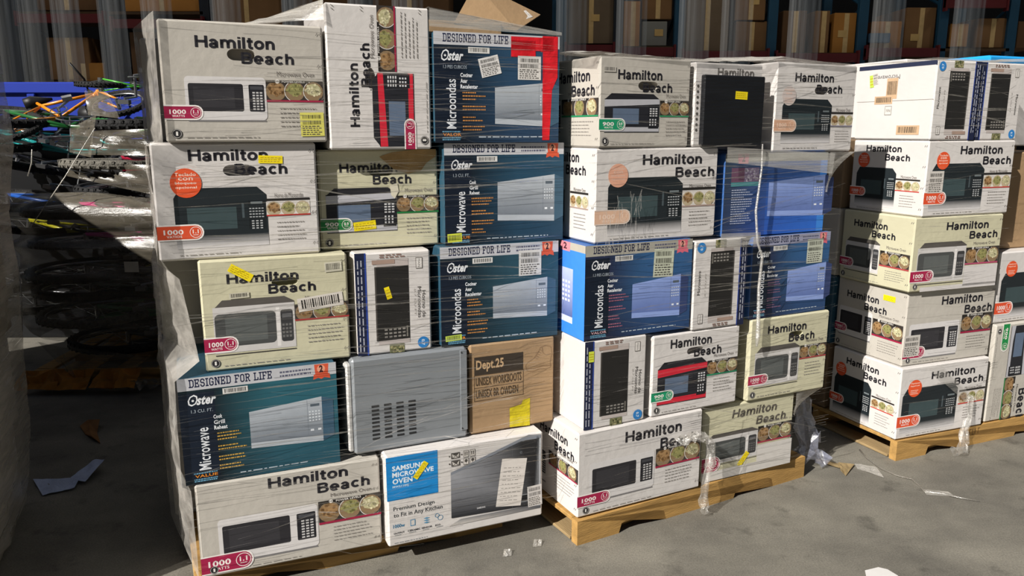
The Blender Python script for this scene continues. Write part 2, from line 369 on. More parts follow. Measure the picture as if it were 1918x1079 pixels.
def foods(f, u0, v0, u1, v1, line, title=True, pale=False):
    W, H = u1 - u0, v1 - v0; f.begin('food_picture')
    f.rect(u0, v0, u1, v1, '#d8d3cd' if pale else '#3a3430'); f.up()
    if pale: f.rect(u0, v1 + H * .06, u1, v1 + H * .22, '#2a2725')
    rad = min(H * f.h * .52, W * f.w * .165)
    for k, cc in enumerate(('#a5835a', '#8c8a58', '#b3ae86')):
        cu_, cv_ = u0 + W * (.17 + .33 * k), v0 + H * .46
        f.disc(cu_, cv_, rad * 1.05, '#8a7356' if not pale else '#b8a98c', 16); f.up()
        f.disc(cu_, cv_ + .1 * H, rad * .8, cc, 14, .8)
        rr = random.Random(k); f.up()
        for i in range(26):
            a, d = rr.uniform(0, 6.28), rad * .85 * math.sqrt(rr.random())
            f.disc(cu_ + d * math.cos(a) / f.w, cv_ + .08 * H + .75 * d * math.sin(a) / f.h, rad * rr.uniform(.10, .2), srgb_mix(cc, '#ece4c0' if k == 2 else ('#7a5836' if k == 0 else '#a9a468'), rr.random() * .8), 6)
        if k: f.ring(cu_, cv_, rad * 1.12, rad * .06, '#ece9e4', 110, 250, 10)
        f.off -= 0.00012
    f.up(); f.up(); f.up()
    f.rect(u0, v0 - H * .08, u1, v0 + H * .02, line)
    if title:
        f.rect(u0, v1 - H * .13, u0 + W * .75, v1, '#26221f'); f.up()
        f.disc(u0 + W * .2, v1 - H * .05, .0065, '#e6e2dc', 14); f.text('POWER LEVELS', u0 + W * .28, v1 - H * .11, u0 + W * .68, v1 - H * .02, '#e6e2dc', .02); f.up()
        f.text('10', u0 + W * .2 - .0045 / f.w, v1 - H * .05 - .003 / f.h, u0 + W * .2 + .0045 / f.w, v1 - H * .05 + .003 / f.h, '#26221f', .02)
    f.end()
def badge(f, u0, v0, u1, v1, col, big, size, word='WATTS', faint=False):
    H = v1 - v0; W = u1 - u0; f.begin('wattage_badge'); wcol = '#f1e8e4' if not faint else '#e9cdb9'
    f.rrect(u0, v0 - .012 * 1, u1 + .01, v1 + .012, '#f0ece8' if not faint else '#d9c9bd', (H + .02) * f.h * .49, left=False); f.up()
    f.rrect(u0, v0, u1, v1, col, H * f.h * .49, left=False); f.up()
    f.text(big, u0 + W * .14, v0 + H * .36, u0 + W * .58, v0 + H * .74, wcol, .03); f.text(word, u0 + W * .2, v0 + H * .12, u0 + W * .54, v0 + H * .3, wcol, .02)
    r = H * f.h * .42; cu_ = u1 - (r * 1.12) / f.w; cv_ = (v0 + v1) / 2
    f.ring(cu_, cv_, r, r * .1, wcol); f.text(size, cu_ - r * .5 / f.w, cv_ - r * .22 / f.h, cu_ + r * .5 / f.w, cv_ + r * .5 / f.h, wcol, .03)
    f.lines(cu_ - r * .45 / f.w, cv_ - r * .58 / f.h, cu_ + r * .45 / f.w, cv_ - r * .34 / f.h, 1, wcol, .5, 0)
    f.end()
def orange_disc(f, u, v, r, words, col='#e2572f', faint=False):
    f.begin('feature_disc'); f.disc(u, v, r, col, 28); f.up()
    n = len(words); wc = '#f6d9c8' if not faint else '#d9b9a8'
    for i, w in enumerate(words):
        y = v + r * (.58 - .30 * i) / f.h; k = .55 if len(w) < 5 else .8
        f.text(w, u - r * k * .85 / f.w, y - r * .1 / f.h, u + r * k * .85 / f.w, y + r * .12 / f.h, wc, .02)
    f.lines(u - r * .62 / f.w, v - r * .72 / f.h, u + r * .62 / f.w, v + r * (.46 - .3 * n) / f.h, 3, wc, .4)
    f.end()
INKB = '#25242a'
def hb(f, b0=.21, vt=.87, style='silver', mw=(.12, .17, .62, .56), strip=(.63, .36, .985, .53), line='#9d2343', bcol='#a4214a', watts='1000', size='1.1',
       bdg=(0, .19, .22, .30), disc=None, one=True, brand_w=.48, sub='Microwave Oven', ink=INKB, disc_words=('Teclado', 'con', 'bloqueo', 'opcional'), bh=.10,
       pale=False, title=True, discf=False, dcol='#e2572f', faint=False, word='WATTS', lines_ink='#8b8681', beach_dx=.27, shear=0.0):
    f.begin('brand_lettering')
    f.text('Hamilton', b0, vt - bh, b0 + brand_w, vt, ink, .028, shear)
    f.end(); f.begin('brand_lettering')
    f.text('Beach', b0 + beach_dx, vt - bh * 2.22, b0 + beach_dx + brand_w * .68, vt - bh * 1.22, ink, .028, shear)
    f.end()
    mw_picture(f, *mw, style)
    foods(f, *strip, line, title, pale)
    f.begin('info_text'); s0, s1, s2, s3 = strip
    if sub: f.text(sub, s0 + (s2 - s0) * .2, s3 + .035, s0 + (s2 - s0) * .85, s3 + .075, '#77716c', 0)
    f.lines(s0 + (s2 - s0) * .22, max(.1, s1 - .24), s2 - .03, s1 - .05, 5, lines_ink, .2)
    f.lines(.12, .038, .6, .05, 1, '#9a958f', .5)
    f.end()
    if bdg: badge(f, *bdg, bcol, watts, size, word, faint)
    if disc: orange_disc(f, disc[0], disc[1], disc[2], disc_words, dcol, discf)
    if one:
        f.begin('warranty_seal'); f.disc(.065, .075, .0135, '#2b2a2c', 20); f.up(); f.ring(.065, .075, .0122, .001, '#d8d4cf'); f.text('1', .065 - .0028 / f.w, .075 - .006 / f.h, .065 + .0028 / f.w, .075 + .006 / f.h, '#e9e6e1', .03); f.end()
    f.begin('printed_slot_marks')
    for vv in (.93, .66, .38, .1):
        for d in (0, .022): f.poly([(.952 + d, vv - .012), (.957 + d, vv - .012), (.967 + d, vv + .012), (.962 + d, vv + .012)], '#77726d')
    f.end()
def oster(f, es=False, bg=('#142430', '#1f4a60', '#101f2b', '#1b3d52'), seal='#d3573a', style='mirror', value=True, orange='#c98a4a', mwr=(.42, .22, .99, .69), band='#c2c3c8', hide_logo=False, lite=None):
    a, b, c, d = bg
    f.begin('background_print')
    f.rect(0, 0, .22, 1, '', [c, c, a, a]); f.rect(.22, 0, .6, 1, '', [c, d, b, a]); f.rect(.6, 0, 1, 1, '', [d, d, b, b]); f.up()
    f.rect(.0, .05, .215, .86, '#111c2c'); f.end()
    f.begin('slogan_band'); f.rect(0, .885, 1, 1, '', [band, band, srgb_mix(band, a, .1), band]); f.up()
    f.slab('DESIGNED FOR LIFE', .07, .91, .58, .985, '#1d2444')
    f.lines(.63, .905, .84, .975, 2, '#5a5c70', .5, .05); f.end()
    f.begin('warranty_ribbon'); u, v = .90, .93
    f.poly([(u - .04, .885 + .01), (u + .045, .885 + .01), (u + .05, .995), (u - .045, .995)], seal); f.poly([(u - .055, .85), (u - .02, .865), (u, .85), (u + .02, .865), (u + .06, .85), (u + .055, .90), (u - .05, .90)], seal); f.up()
    f.disc(u, .95, .013, srgb_mix(seal, '#f4c9a8', .5), 16); f.up(); f.text('2', u - .013, .915, u + .013, .985, '#3a1d24', .05); f.end()
    f.begin('brand_lettering')
    f.text('O', .055, .74, .115, .845, '#e9ecf0', .0, .3); f.text('ster', .105, .745, .225, .825, '#e9ecf0', .035, .35); f.disc(.085, .79, .004, '#e9ecf0', 6)
    f.end(); f.begin('size_lettering'); f.text('1.3 PIES CUBICOS' if es else '1.3 CU. FT.', .07, .675, .25 if es else .2, .705, '#aeb9c4', .0)
    f.end(); f.begin('title_lettering'); f.text('Microondas' if es else 'Microwave', .09, .13, .165, .58 if es else .53, '#e4e8ee', .01, 0, 90); f.end()
    f.begin('info_text')
    for i, w in enumerate(('Cocinar', 'Asar', 'Recalentar') if es else ('Cook', 'Grill', 'Reheat')):
        f.text(w, .20, .60 - i * .052, .20 + .0135 * len(w), .638 - i * .052, '#e9edf2', .03)
    for v0, n in ((.43, 3), (.32, 2), (.22, 2), (.135, 2)): f.lines(.215, v0 - .03 * n / 2, .40, v0 + .03 * n / 2, n, orange, .38, .5)
    f.lines(.34, .045, .9, .06, 1, '#b9c6d2', .6)
    f.end()
    if value:
        f.begin('value_panel'); f.lines(.055, .095, .2, .11, 1, '#6fa8c8', .7, .05); f.text('VALOR' if es else 'VALUE', .06, .062, .2, .09, '#e08a30' if seal == '#d3573a' else '#d8b0b8', .02); f.lines(.055, .02, .2, .055, 2, '#6fa8c8', .6, .05); f.end()
    mw_picture(f, *mwr, style)
    f.sticker(.345, .845, .075, .019, 0, '#dcdbd8', 'bar1', 'serial_label')
def tall_white(f, es=True, side='l', swap=False, navy=True):
    """the white carton lying on its side; artwork turned as the photograph shows it: dark oven, spine text, blue dot"""
    # all in face coordinates (rot 0); swap mirrors it upside down
    T = (lambda u, v: (u, v)) if not swap else (lambda u, v: (1 - u, 1 - v))
    def rc(u0, v0, u1, v1, c, cols=None):
        a, b = T(u0, v0), T(u1, v1); f.rect(min(a[0], b[0]), min(a[1], b[1]), max(a[0], b[0]), max(a[1], b[1]), c, cols)
    def tx(body, u0, v0, u1, v1, c, bold, turn):
        a, b = T(u0, v0), T(u1, v1); f.text(body, min(a[0], b[0]), min(a[1], b[1]), max(a[0], b[0]), max(a[1], b[1]), c, bold, 0, (turn + (180 if swap else 0)) % 360)
    f.begin('edge_band')
    if navy:
        rc(0, 0, .13, 1, '#1d2440'); rc(.125, 0, .145, 1, '#2f49a0'); f.up()
        for a in (.03, .075):
            v = .04
            while v < .9: d = random.uniform(.03, .09); rc(a, v, a + .014, v + d, '#b9bcc8'); v += d + .02
    else: rc(0, 0, .01, 1, '#1d2440')
    f.end()
    f.begin('microwave_picture')
    rc(.28, .09, .70, .93, '#bdb4b0') ; f.up()
    rc(.25, .13, .70, .86, '#262524'); f.up(); rc(.25, .13, .27, .86, '#4a4643')
    for i in range(5):
        for j in range(3): rc(.36 + i * .06, .155 + j * .035, .40 + i * .06, .172 + j * .035, '#8c8883')
    rc(.655, .15, .675, .26, '#77736c')
    f.end()
    f.begin('food_picture'); rc(.42, .0, .62, .085, '#6f7150'); f.up()
    for i in range(30):
        x, y = T(random.uniform(.44, .60), random.uniform(.01, .075)); f.disc(x, y, random.uniform(.003, .006), srgb_mix('#3e4a2a', '#b9b184', random.random()), 6)
    f.end()
    f.begin('title_text')
    tx('Horno de' if es else 'Microwave', .875, .33, .925, .60, '#4a4744', 0, 270)
    if es: tx('Microondas', .815, .33, .865, .64, '#4a4744', 0, 270)
    tx('0.7 CU FT', .765, .36, .79, .62, '#a7a29d', 0, 270)
    rc(.80, .82, .89, .93, '#77726d'); f.up(); rc(.808, .827, .882, .923, '#e0dcd8'); f.up(); tx('MAIN', .83, .835, .86, .915, '#5d5955', 0, 270)
    f.end()
    f.begin('feature_disc'); x, y = T(.88, .075); f.disc(x, y, .020, '#2f7fc4', 22); f.up(); tx('0.7', .855, .045, .90, .105, '#e4eef6', .02, 270); f.end()
    f.begin('info_text')
    for i in range(2):
        v0 = .945 + i * .02; x = .32
        while x < .6: d = random.uniform(.03, .07); rc(x, v0, x + d, v0 + .011, '#8a6f66'); x += d + .02
    rc(.22, .885, .52, .925, '#a58d80'); f.end()

# ------------------------------------------------------------------ cartons
def carton_body(w, d, h, hole=None, bev=0.006):
    """hole = (cu, cv, half_w, half_h) in metres on the front face: a real hand slot with a pocket behind it"""
    bm = bmesh.new(); add_box(bm, 0, w, 0, d, 0, h, bev)
    bmesh.ops.recalc_face_normals(bm, faces=bm.faces)
    if hole:
        front = min(bm.faces, key=lambda f: f.calc_center_median().y); loop = [e for e in front.edges]
        bmesh.ops.delete(bm, geom=[front], context='FACES_ONLY')
        cx, cz, a, b = hole; n = 20; pts = []
        for k in range(n):
            t = 2 * math.pi * k / n; c, s_ = math.cos(t), math.sin(t)
            pts.append((cx + (a - b) * (1 if c > 0 else -1) * (abs(c) ** .2) + b * c, cz + b * s_))
        vv = [bm.verts.new((x, 0, z)) for x, z in pts]; ee = [bm.edges.new((vv[k], vv[(k + 1) % n])) for k in range(n)]
        bmesh.ops.triangle_fill(bm, edges=loop + ee, use_beauty=True, normal=(0, -1, 0))
        bk = [bm.verts.new((x, 0.05, z)) for x, z in pts]
        for k in range(n): bm.faces.new((vv[k], vv[(k + 1) % n], bk[(k + 1) % n], bk[k]))
        bm.faces.new(bk)
    me = bpy.data.meshes.new('carton_body'); bm.to_mesh(me); bm.free(); return me
WHITE = mat('white_coated_carton', '#d2cecb', 0.5, .04, 5, .12, 30)
CREAM = mat('cream_carton', '#c6c2a6', 0.55, .05, 5, .12, 30)
GREYW = mat('grey_white_carton', '#bcb7ae', 0.55, .06, 5, .12, 30)
BLUEC = mat('blue_printed_carton', '#2b5064', 0.5, .08, 4, .1, 30)
BLUEB = mat('bright_blue_carton', '#3a66a8', 0.5, .06, 4, .1, 30)
KRAFT = mat('kraft_cardboard', '#a08463', 0.75, .08, 6, .15, 40)
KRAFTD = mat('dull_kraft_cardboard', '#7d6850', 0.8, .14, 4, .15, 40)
BLACKP = mat('black_plastic', '#191a1c', 0.35, .1, 6)
def carton(name, rec, depth, m, label, hole=None, cat='box', group=None, push=0.0):
    x, y, yaw, w, z, h = rec
    x += -math.sin(R(yaw)) * push; y += math.cos(R(yaw)) * push
    e = empty(name, (x, y, z), R(yaw), label, cat, group)
    hl = (hole[0] * w, hole[1] * h, hole[2] * w, hole[3] * h) if hole else None
    b = link('carton_body', carton_body(w, depth, h, hl), m, e)
    e['w'] = w; e['h'] = h; e['d'] = depth
    return e
def front(e, rot=0, lift=.0006): return Face(e, (0, 0, 0), (1, 0, 0), (0, -1, 0), e['w'], e['h'], rot, lift)
def left(e, rot=0, lift=.0006): return Face(e, (0, e['d'], 0), (0, -1, 0), (-1, 0, 0), e['d'], e['h'], rot, lift)

BX = {
'L1a': (-1.009,2.301,22.7,0.464,1.465,0.347),'L1b': (-0.574,2.484,22.9,0.334,1.44,0.444),'L1c': (-0.254,2.608,22.3,0.451,1.46,0.355),
'L2a': (-1.061,2.300,22.7,0.477,1.112,0.351),'L2b': (-0.612,2.488,22.5,0.402,1.112,0.326),'L2c': (-0.228,2.630,22.7,0.447,1.112,0.346),
'L3a': (-0.957,2.323,22.1,0.451,0.757,0.353),'L3b': (-0.516,2.500,22.9,0.258,0.757,0.348),'L3c': (-0.246,2.608,22.8,0.449,0.757,0.353),
'L4a': (-1.024,2.258,22.9,0.482,0.405,0.350),'L4b': (-0.533,2.464,23.8,0.408,0.418,0.336),'L4c': (-0.150,2.640,24.0,0.336,0.42,0.335),
'L5a': (-1.000,2.262,22.1,0.588,0.08,0.323),'L5b': (-0.428,2.454,23.3,0.590,0.08,0.335),
'M1a': (0.293,2.673,27.3,0.388,1.442,0.303),'M1b': (0.654,2.862,26.5,0.322,1.442,0.298),'M1c': (1.004,3.036,26.7,0.436,1.418,0.337),
'M2a': (0.285,2.676,25.7,0.533,1.111,0.329),'M2b': (0.800,2.936,25.6,0.525,1.098,0.317),
'M3a': (0.255,2.652,25.4,0.460,0.767,0.341),'M3b': (0.681,2.852,25.7,0.255,0.752,0.344),'M3c': (0.940,2.991,26.2,0.418,0.763,0.330),
'M4a': (0.259,2.649,25.7,0.266,0.432,0.332),'M4b': (0.524,2.780,25.4,0.416,0.432,0.318),'M4c': (0.953,2.992,24.9,0.424,0.418,0.342),
'M5a': (0.238,2.622,26.8,0.574,0.1,0.330),'M5b': (0.763,2.914,25.1,0.477,0.1,0.315),
'R1a': (1.782,3.364,21.6,0.262,1.459,0.331),'R1b': (2.030,3.472,21.5,0.270,1.459,0.331),'R2': (1.784,3.367,21.1,0.528,1.129,0.328),
'R3': (1.756,3.359,20.2,0.532,0.794,0.333),'R4': (1.771,3.383,20.4,0.545,0.445,0.347),'R5': (1.764,3.358,20.6,0.550,0.1,0.343),
}
D = 0.42
GL, GM, GR = 'boxes stacked on the nearest pallet', 'boxes stacked on the middle pallet', 'boxes stacked on the far pallet'

# ================================================================== THE SETTING
def concrete():
    m = bpy.data.materials.new('worn_concrete'); m.use_nodes = True; nt = m.node_tree; n = nt.nodes; L = nt.links; b = n['Principled BSDF']
    tc = n.new('ShaderNodeTexCoord')
    def noise(sc, det, st=(1, 1, 1), rot=0):
        mp = n.new('ShaderNodeMapping'); mp.inputs['Scale'].default_value = st; mp.inputs['Rotation'].default_value = (0, 0, rot)
        t = n.new('ShaderNodeTexNoise'); t.inputs['Scale'].default_value = sc; t.inputs['Detail'].default_value = det; t.inputs['Roughness'].default_value = .62
        L.new(tc.outputs['Object'], mp.inputs['Vector']); L.new(mp.outputs['Vector'], t.inputs['Vector']); return t
    a = noise(2.2, 9); s = noise(1.4, 7, (1, 2.4, 1), R(-24)); g = noise(160, 4); w = noise(6, 8)
    r = n.new('ShaderNodeValToRGB'); r.color_ramp.elements[0].position = .32; r.color_ramp.elements[1].position = .72
    r.color_ramp.elements[0].color = (*lin('#605d56'), 1); r.color_ramp.elements[1].color = (*lin('#868277'), 1)
    L.new(a.outputs['Fac'], r.inputs['Fac'])
    def mul(col, t, lo, hi, f0, f1):
        mr = n.new('ShaderNodeMapRange'); mr.inputs['From Min'].default_value = f0; mr.inputs['From Max'].default_value = f1; mr.inputs['To Min'].default_value = lo; mr.inputs['To Max'].default_value = hi
        L.new(t.outputs['Fac'], mr.inputs['Value']); mx = n.new('ShaderNodeMix'); mx.data_type = 'RGBA'; mx.blend_type = 'MULTIPLY'; mx.inputs['Factor'].default_value = 1
        L.new(col, mx.inputs['A']); L.new(mr.outputs['Result'], mx.inputs['B']); return mx.outputs['Result']
    c = mul(r.outputs['Color'], s, .86, 1.12, .35, .68); c = mul(c, g, .72, 1.2, .3, .7); c = mul(c, w, .5, 1.0, .28, .42)
    L.new(c, b.inputs['Base Color']); b.inputs['Roughness'].default_value = .78
    bp = n.new('ShaderNodeBump'); bp.inputs['Strength'].default_value = .35; bp.inputs['Distance'].default_value = .004
    L.new(g.outputs['Fac'], bp.inputs['Height']); L.new(bp.outputs['Normal'], b.inputs['Normal'])
    return m
floor = link('floor', mesh('floor', [(-14, -8, 0), (14, -8, 0), (14, 16, 0), (-14, 16, 0)], [(0, 1, 2, 3)]), concrete()); tag(floor, 'worn grey concrete yard floor with stains', kind='structure')
WALLM = mat('dark_painted_wall', '#2b2f38', 0.8, .15, 2)
def struct(name, me, m, label): return tag(link(name, me, m), label, kind='structure')
struct('wall_back', box_mesh('wall_back', -12, 14, 14, 14.2, 0, 5.5), WALLM, 'dark warehouse wall far behind the racks')
struct('wall_left', box_mesh('wall_left', -12, -11.8, 6.4, 14, 0, 5.5), WALLM, 'dark warehouse side wall')
struct('wall_right', box_mesh('wall_right', 13.8, 14, 6.4, 14, 0, 5.5), WALLM, 'dark warehouse side wall on the right')
struct('ceiling', box_mesh('ceiling', -12, 14, 6.2, 14.2, 5.5, 5.7), WALLM, 'dark warehouse roof deck')
struct('wall_front', box_mesh('wall_front', -12, 14, 6.2, 6.4, 3.05, 5.5), mat('cladding', '#7d7f80', .7, .05), 'warehouse front wall above the wide doorway')

# ================================================================== PALLETS
WOOD = mat('pallet_pine', '#b08a50', 0.75, .22, 5, .25, 30, stretch=(1, 6, 8))
WOODD = mat('weathered_pallet_board', '#96805c', 0.8, .2, 5, .25, 30, stretch=(6, 1, 8))
def pallet(loc, yaw, L_, Dp, H, label):
    e = empty('pallet', loc, R(yaw), label, 'pallet', 'wooden pallets under the box stacks')
    tb = 0.016
    prof = []
    n1, n2 = (0.19, 0.42), (L_ - .42, L_ - .19)
    hz = tb * 0 + 0.0; top = H - tb; nh = H * .48
    prof = [(0, hz)]
    for a, b in (n1, n2):
        prof += [(a, hz), (a + .012, hz + nh * .8), (a + .04, hz + nh), (b - .04, hz + nh), (b - .012, hz + nh * .8), (b, hz)]
    prof += [(L_, hz), (L_, top), (0, top)]
    def stringer(y0):
        bm = bmesh.new(); A = [bm.verts.new((x, y0, z)) for x, z in prof]; B = [bm.verts.new((x, y0 + .038, z)) for x, z in prof]
        fa = bm.faces.new(A); fb = bm.faces.new(B[::-1])
        for k in range(len(A)): bm.faces.new((A[k], B[k], B[(k + 1) % len(A)], A[(k + 1) % len(A)]))
        bmesh.ops.triangulate(bm, faces=[fa, fb]); return bm_mesh(bm, 'stringer')
    for y in (0, Dp / 2 - .02, Dp - .038):
        top = H - .003 if y == 0 else H - tb; prof[-1] = (0, top); prof[-2] = (L_, top); link('stringer', stringer(y), WOOD, e)
    top = H - tb
    bw = .095; n = 7
    dm = box_mesh('deck_board', 0, bw, .04, Dp, top, H, .002)
    for k in range(n): link('deck_board', dm, WOOD, e, ((L_ - bw) * k / (n - 1), 0, 0))
    bm_ = box_mesh('bottom_board', 0, bw, .05, Dp - .04, 0.002, .014, .002)
    for x in (0, L_ / 2 - bw / 2, L_ - bw): link('bottom_board', bm_, WOODD, e, (x, 0, 0))
    return e
pallet((-1.03, 2.275, 0), 25.5, 1.10, 1.02, .078, 'pine pallet under the nearest stack of microwave boxes')
pallet((0.240, 2.606, 0), 29.0, 1.20, 1.02, .098, 'pine pallet with two notches under the middle stack of boxes')
pr = pallet((1.775, 3.352, 0), 22.3, 1.22, 1.02, .098, 'pine pallet carrying stencil marks under the far stack of boxes')
fp = Face(pr, (0, 0, 0), (1, 0, 0), (0, -1, 0), 1.22, .098)
fp.begin('ink_stamp')
for k in range(6): fp.rect(.355 + k * .016, .55, .358 + k * .016, .85, '#5a4020'); fp.rect(.355 + k * .016, (.55, .70, .82)[k % 3], .366 + k * .016, (.58, .73, .85)[k % 3], '#5a4020')
fp.end()

# ================================================================== NEAREST STACK (14 visible fronts)
e = carton('microwave_carton', BX['L1a'], D, GREYW, 'white carton with silver oven and square yellow sticker on top of nearest stack', (.48, .735, .085, .05), group=GL)
f = front(e); hb(f, .21, .88, 'silver', (.13, .19, .62, .55), (.62, .36, .985, .53), bdg=(0, .20, .22, .30)); f.sticker(.905, .155, .072, .072, 1, '#d9d36a', 'barcode')
e = carton('microwave_carton', BX['L1b'], D, WHITE, 'tall white carton on end, lettering running upwards, top of nearest stack', (.41, .5, .055, .085), group=GL)
f = front(e, 90); hb(f, .16, .80, 'red', (.02, .17, .54, .58), (.55, .35, 1.0, .515), bdg=(0, .17, .21, .265), brand_w=.44, bh=.095, beach_dx=.28)
e = carton('microwave_carton', BX['L1c'], D, BLUEC, 'dark blue carton with red tape down its edge, top right of nearest stack', (.56, .845, .075, .04), group=GL)
f = front(e); oster(f, True, ('#152230', '#2a4a66', '#111b28', '#253d58'), mwr=(.47, .15, 1.0, .57))
f.begin('red_tape'); f.rect(.60, .80, .80, .95, '#d3202a'); f.poly([(.86, .02), (.92, .02), (.94, .5), (.985, .62), (.985, 1.0), (.86, 1.0)], '#d3202a'); f.rect(.6, .86, .95, .985, '#cf2430'); f.end(mat('red_tape', '#cf1f2a', .4, .15, 20, .3, 40))
f.sticker(.75, .70, .086, .078, 0, '#d6d3cf', 'barcode', 'shipping_label'); f.sticker(.43, .705, .072, .062, 14, '#dedcda', 'barcode', 'shipping_label')

e = carton('microwave_carton', BX['L2a'], D, WHITE, 'white carton with orange disc and small yellow sticker over its lettering, nearest stack', (.51, .765, .095, .05), group=GL)
f = front(e); hb(f, .215, .945, 'black', (.11, .12, .67, .62), (.665, .365, .945, .485), '#c23a34', '#d8512f', bdg=(0, .185, .265, .30), disc=(.19, .665, .044), pale=True, title=False, sub='Horno de Microondas', one=False, word='VATIOS')
f.sticker(.71, .855, .072, .024, -2)
e = carton('microwave_carton', BX['L2b'], .37, CREAM, 'cream carton with torn top edge, green badge and two-tone oven, in nearest stack', (.51, .78, .1, .045), group=GL, push=.035)
f = front(e); hb(f, .17, .87, 'two', (.05, .17, .635, .62), (.635, .36, 1.0, .53), '#1f7a3e', '#1f7a3e', '900', '0.9', bdg=(0, .20, .25, .31), word='VATIOS')
f.sticker(.36, .235, .075, .03, 5)
f.begin('torn_patch'); f.poly([(.50, .93), (.62, .80), (.74, .755), (.85, .78), (.90, .86), (.985, .93), (.985, 1.0), (.8, 1.0), (.6, .97)], '#a98a5c'); f.end(mat('torn_cardboard_layer', '#a98a5c', .9, .25, 12, .3, 30))
f.begin('carton_scrap'); f.poly([(.58, .64), (.645, .66), (.655, .58), (.62, .5), (.59, .54)], '#d8d2bd'); f.end()
e = carton('microwave_carton', BX['L2c'], D, BLUEC, 'blue carton directly below the one with red tape in nearest stack', (.52, .865, .08, .035), group=GL)
f = front(e); oster(f, False, ('#15232f', '#244a62', '#111c27', '#203f56'), mwr=(.43, .20, 1.0, .68)); f.sticker(.075, .075, .052, .03, 2, '#d9e24a', 'bar1')

e = carton('microwave_carton', BX['L3a'], D, CREAM, 'cream carton with slanted yellow sticker over its lettering, third row of nearest stack', (.56, .77, .09, .04), group=GL)
f = front(e); hb(f, .175, .87, 'cream', (.07, .16, .615, .64), (.615, .41, 1.0, .55), '#a83a3a', '#a4214a', bdg=(0, .18, .215, .30), bh=.092)
f.sticker(.27, .875, .075, .026, -32); f.sticker(.80, .56, .145, .045, 6, '#d6d0c8', 'bar1', 'shipping_label'); f.sticker(.90, .88, .055, .032, 2, '#cfcbb8', 'bar1', 'barcode_label'); f.sticker(.25, .675, .06, .018, 2, '#c9c5b2', 'bar1', 'barcode_label')
e = carton('microwave_carton', BX['L3b'], D, WHITE, 'narrow white carton on end with slanted yellow sticker, above the bare grey microwave', group=GL)
f = front(e); tall_white(f, True); f.sticker(.42, .60, .018, .042, 15)
e = carton('microwave_carton', BX['L3c'], D, BLUEC, 'blue carton with tall barcode label, right above the brown carton', (.50, .83, .08, .035), group=GL)
f = front(e); oster(f, True, ('#15242e', '#2b4f5e', '#111e27', '#213f4e'), mwr=(.43, .22, .98, .63)); f.sticker(.75, .79, .088, .092, 0, '#d2d0cc', 'barcode', 'shipping_label'); f.sticker(.1, .085, .06, .02, 2, '#c8de5a', 'bar1')

e = carton('microwave_carton', BX['L4a'], D, BLUEC, 'teal blue carton with hand slot beside the bare grey microwave', (.52, .835, .09, .04), group=GL)
f = front(e); oster(f, False, ('#16272f', '#2c6472', '#121f27', '#275161'), mwr=(.42, .24, .97, .68), orange='#c9a04a')

# bare grey microwave with its back to us
gm = empty('microwave_oven', (BX['L4b'][0], BX['L4b'][1], BX['L4b'][4]), R(BX['L4b'][2]), 'bare grey metal microwave without a box, vent slots showing, in nearest stack', 'microwave')
GM_M = mat('grey_painted_steel', '#8d9297', .42, .03, 3, .03, 60, metal=.25)
gw, gh = BX['L4b'][3], BX['L4b'][5]
link('cabinet', box_mesh('cabinet', 0, gw, 0, .40, 0, gh, .008), GM_M, gm)
link('side_flange', box_mesh('side_flange', gw - .026, gw - .001, -.004, .0, .03, gh - .01, .001), GM_M, gm)
vm = box_mesh('vent_slot', 0, .026, -.0012, .004, 0, .0075, .001)
VENT = mat('vent_dark', '#2a2b2d', .6)
for i in range(4):
    for j in range(9): link('vent_slot', vm, VENT, gm, (.062 + i * .043, 0, .045 + j * .0145))
sm = box_mesh('screw', 0, .005, -.006, -.003, 0, .005, .001)
for zz in (.035, gh - .02): link('screw', sm, VENT, gm, (gw - .024, 0, zz))
FO = film_material('white_foam_bag', .55, .95, '#dcdbd8', gloss=.15)
link('foam_bag', box_mesh('foam_bag', -.018, .002, .006, .36, .01, gh - .015, .006), FO, gm)

e = carton('shipping_carton', BX['L4c'], D, KRAFT, 'brown work boot carton with stamped lettering and yellow tape in nearest stack', group=GL)
f = front(e)
f.begin('stamped_lettering'); f.rect(.05, .66, .62, .86, '#3b332b'); f.up()
f.text('Dept.25', .07, .69, .39, .825, '#c1a27c', .03); f.text('UNISEX WORKBOOTS', .065, .54, .60, .635, '#4a3c2e', .012); f.text('UNISEX BR OWDEN', .065, .40, .56, .495, '#4a3c2e', .012)
for a in (.37, .515, .655): f.rect(.045, a, .625, a + .006, '#5b4836')
f.rect(.045, .37, .05, .66, '#5b4836'); f.rect(.62, .37, .625, .66, '#5b4836'); f.end()
f.begin('boot_drawing')
def pl(pts, w=.004, c='#7d6247'):
    for (a, b), (c2, d) in zip(pts, pts[1:]):
        dx, dy = (c2 - a) * f.w, (d - b) * f.h; l = math.hypot(dx, dy) + 1e-9; nx, ny = -dy / l * w * .5 * .28 / f.w * 1.0, dx / l * w * .5 * .28 / f.h
        f.poly([(a + nx, b + ny), (a - nx, b - ny), (c2 - nx, d - ny), (c2 + nx, d + ny)], c)
pl([(.66, .66), (.65, .70), (.68, .735), (.75, .77), (.80, .83), (.83, .885), (.89, .90), (.96, .88), (.97, .80), (.95, .70), (.96, .66)])
pl([(.66, .66), (.67, .635), (.74, .62), (.82, .64), (.90, .63), (.96, .645), (.96, .66)]); pl([(.66, .66), (.75, .655), (.86, .67), (.96, .66)])
for k in range(5): pl([(.76 + k * .015, .775 + k * .022), (.80 + k * .012, .755 + k * .022)])
pl([(.85, .885), (.86, .82), (.90, .79), (.96, .80)]); f.end()
f.begin('yellow_tape'); f.poly([(.46, .015), (.705, .0), (.705, .32), (.62, .31), (.60, .26), (.46, .24)], '#cfbf2a'); f.end(mat('yellow_tape', '#c9b820', .45, .15, 15, .4, 50))

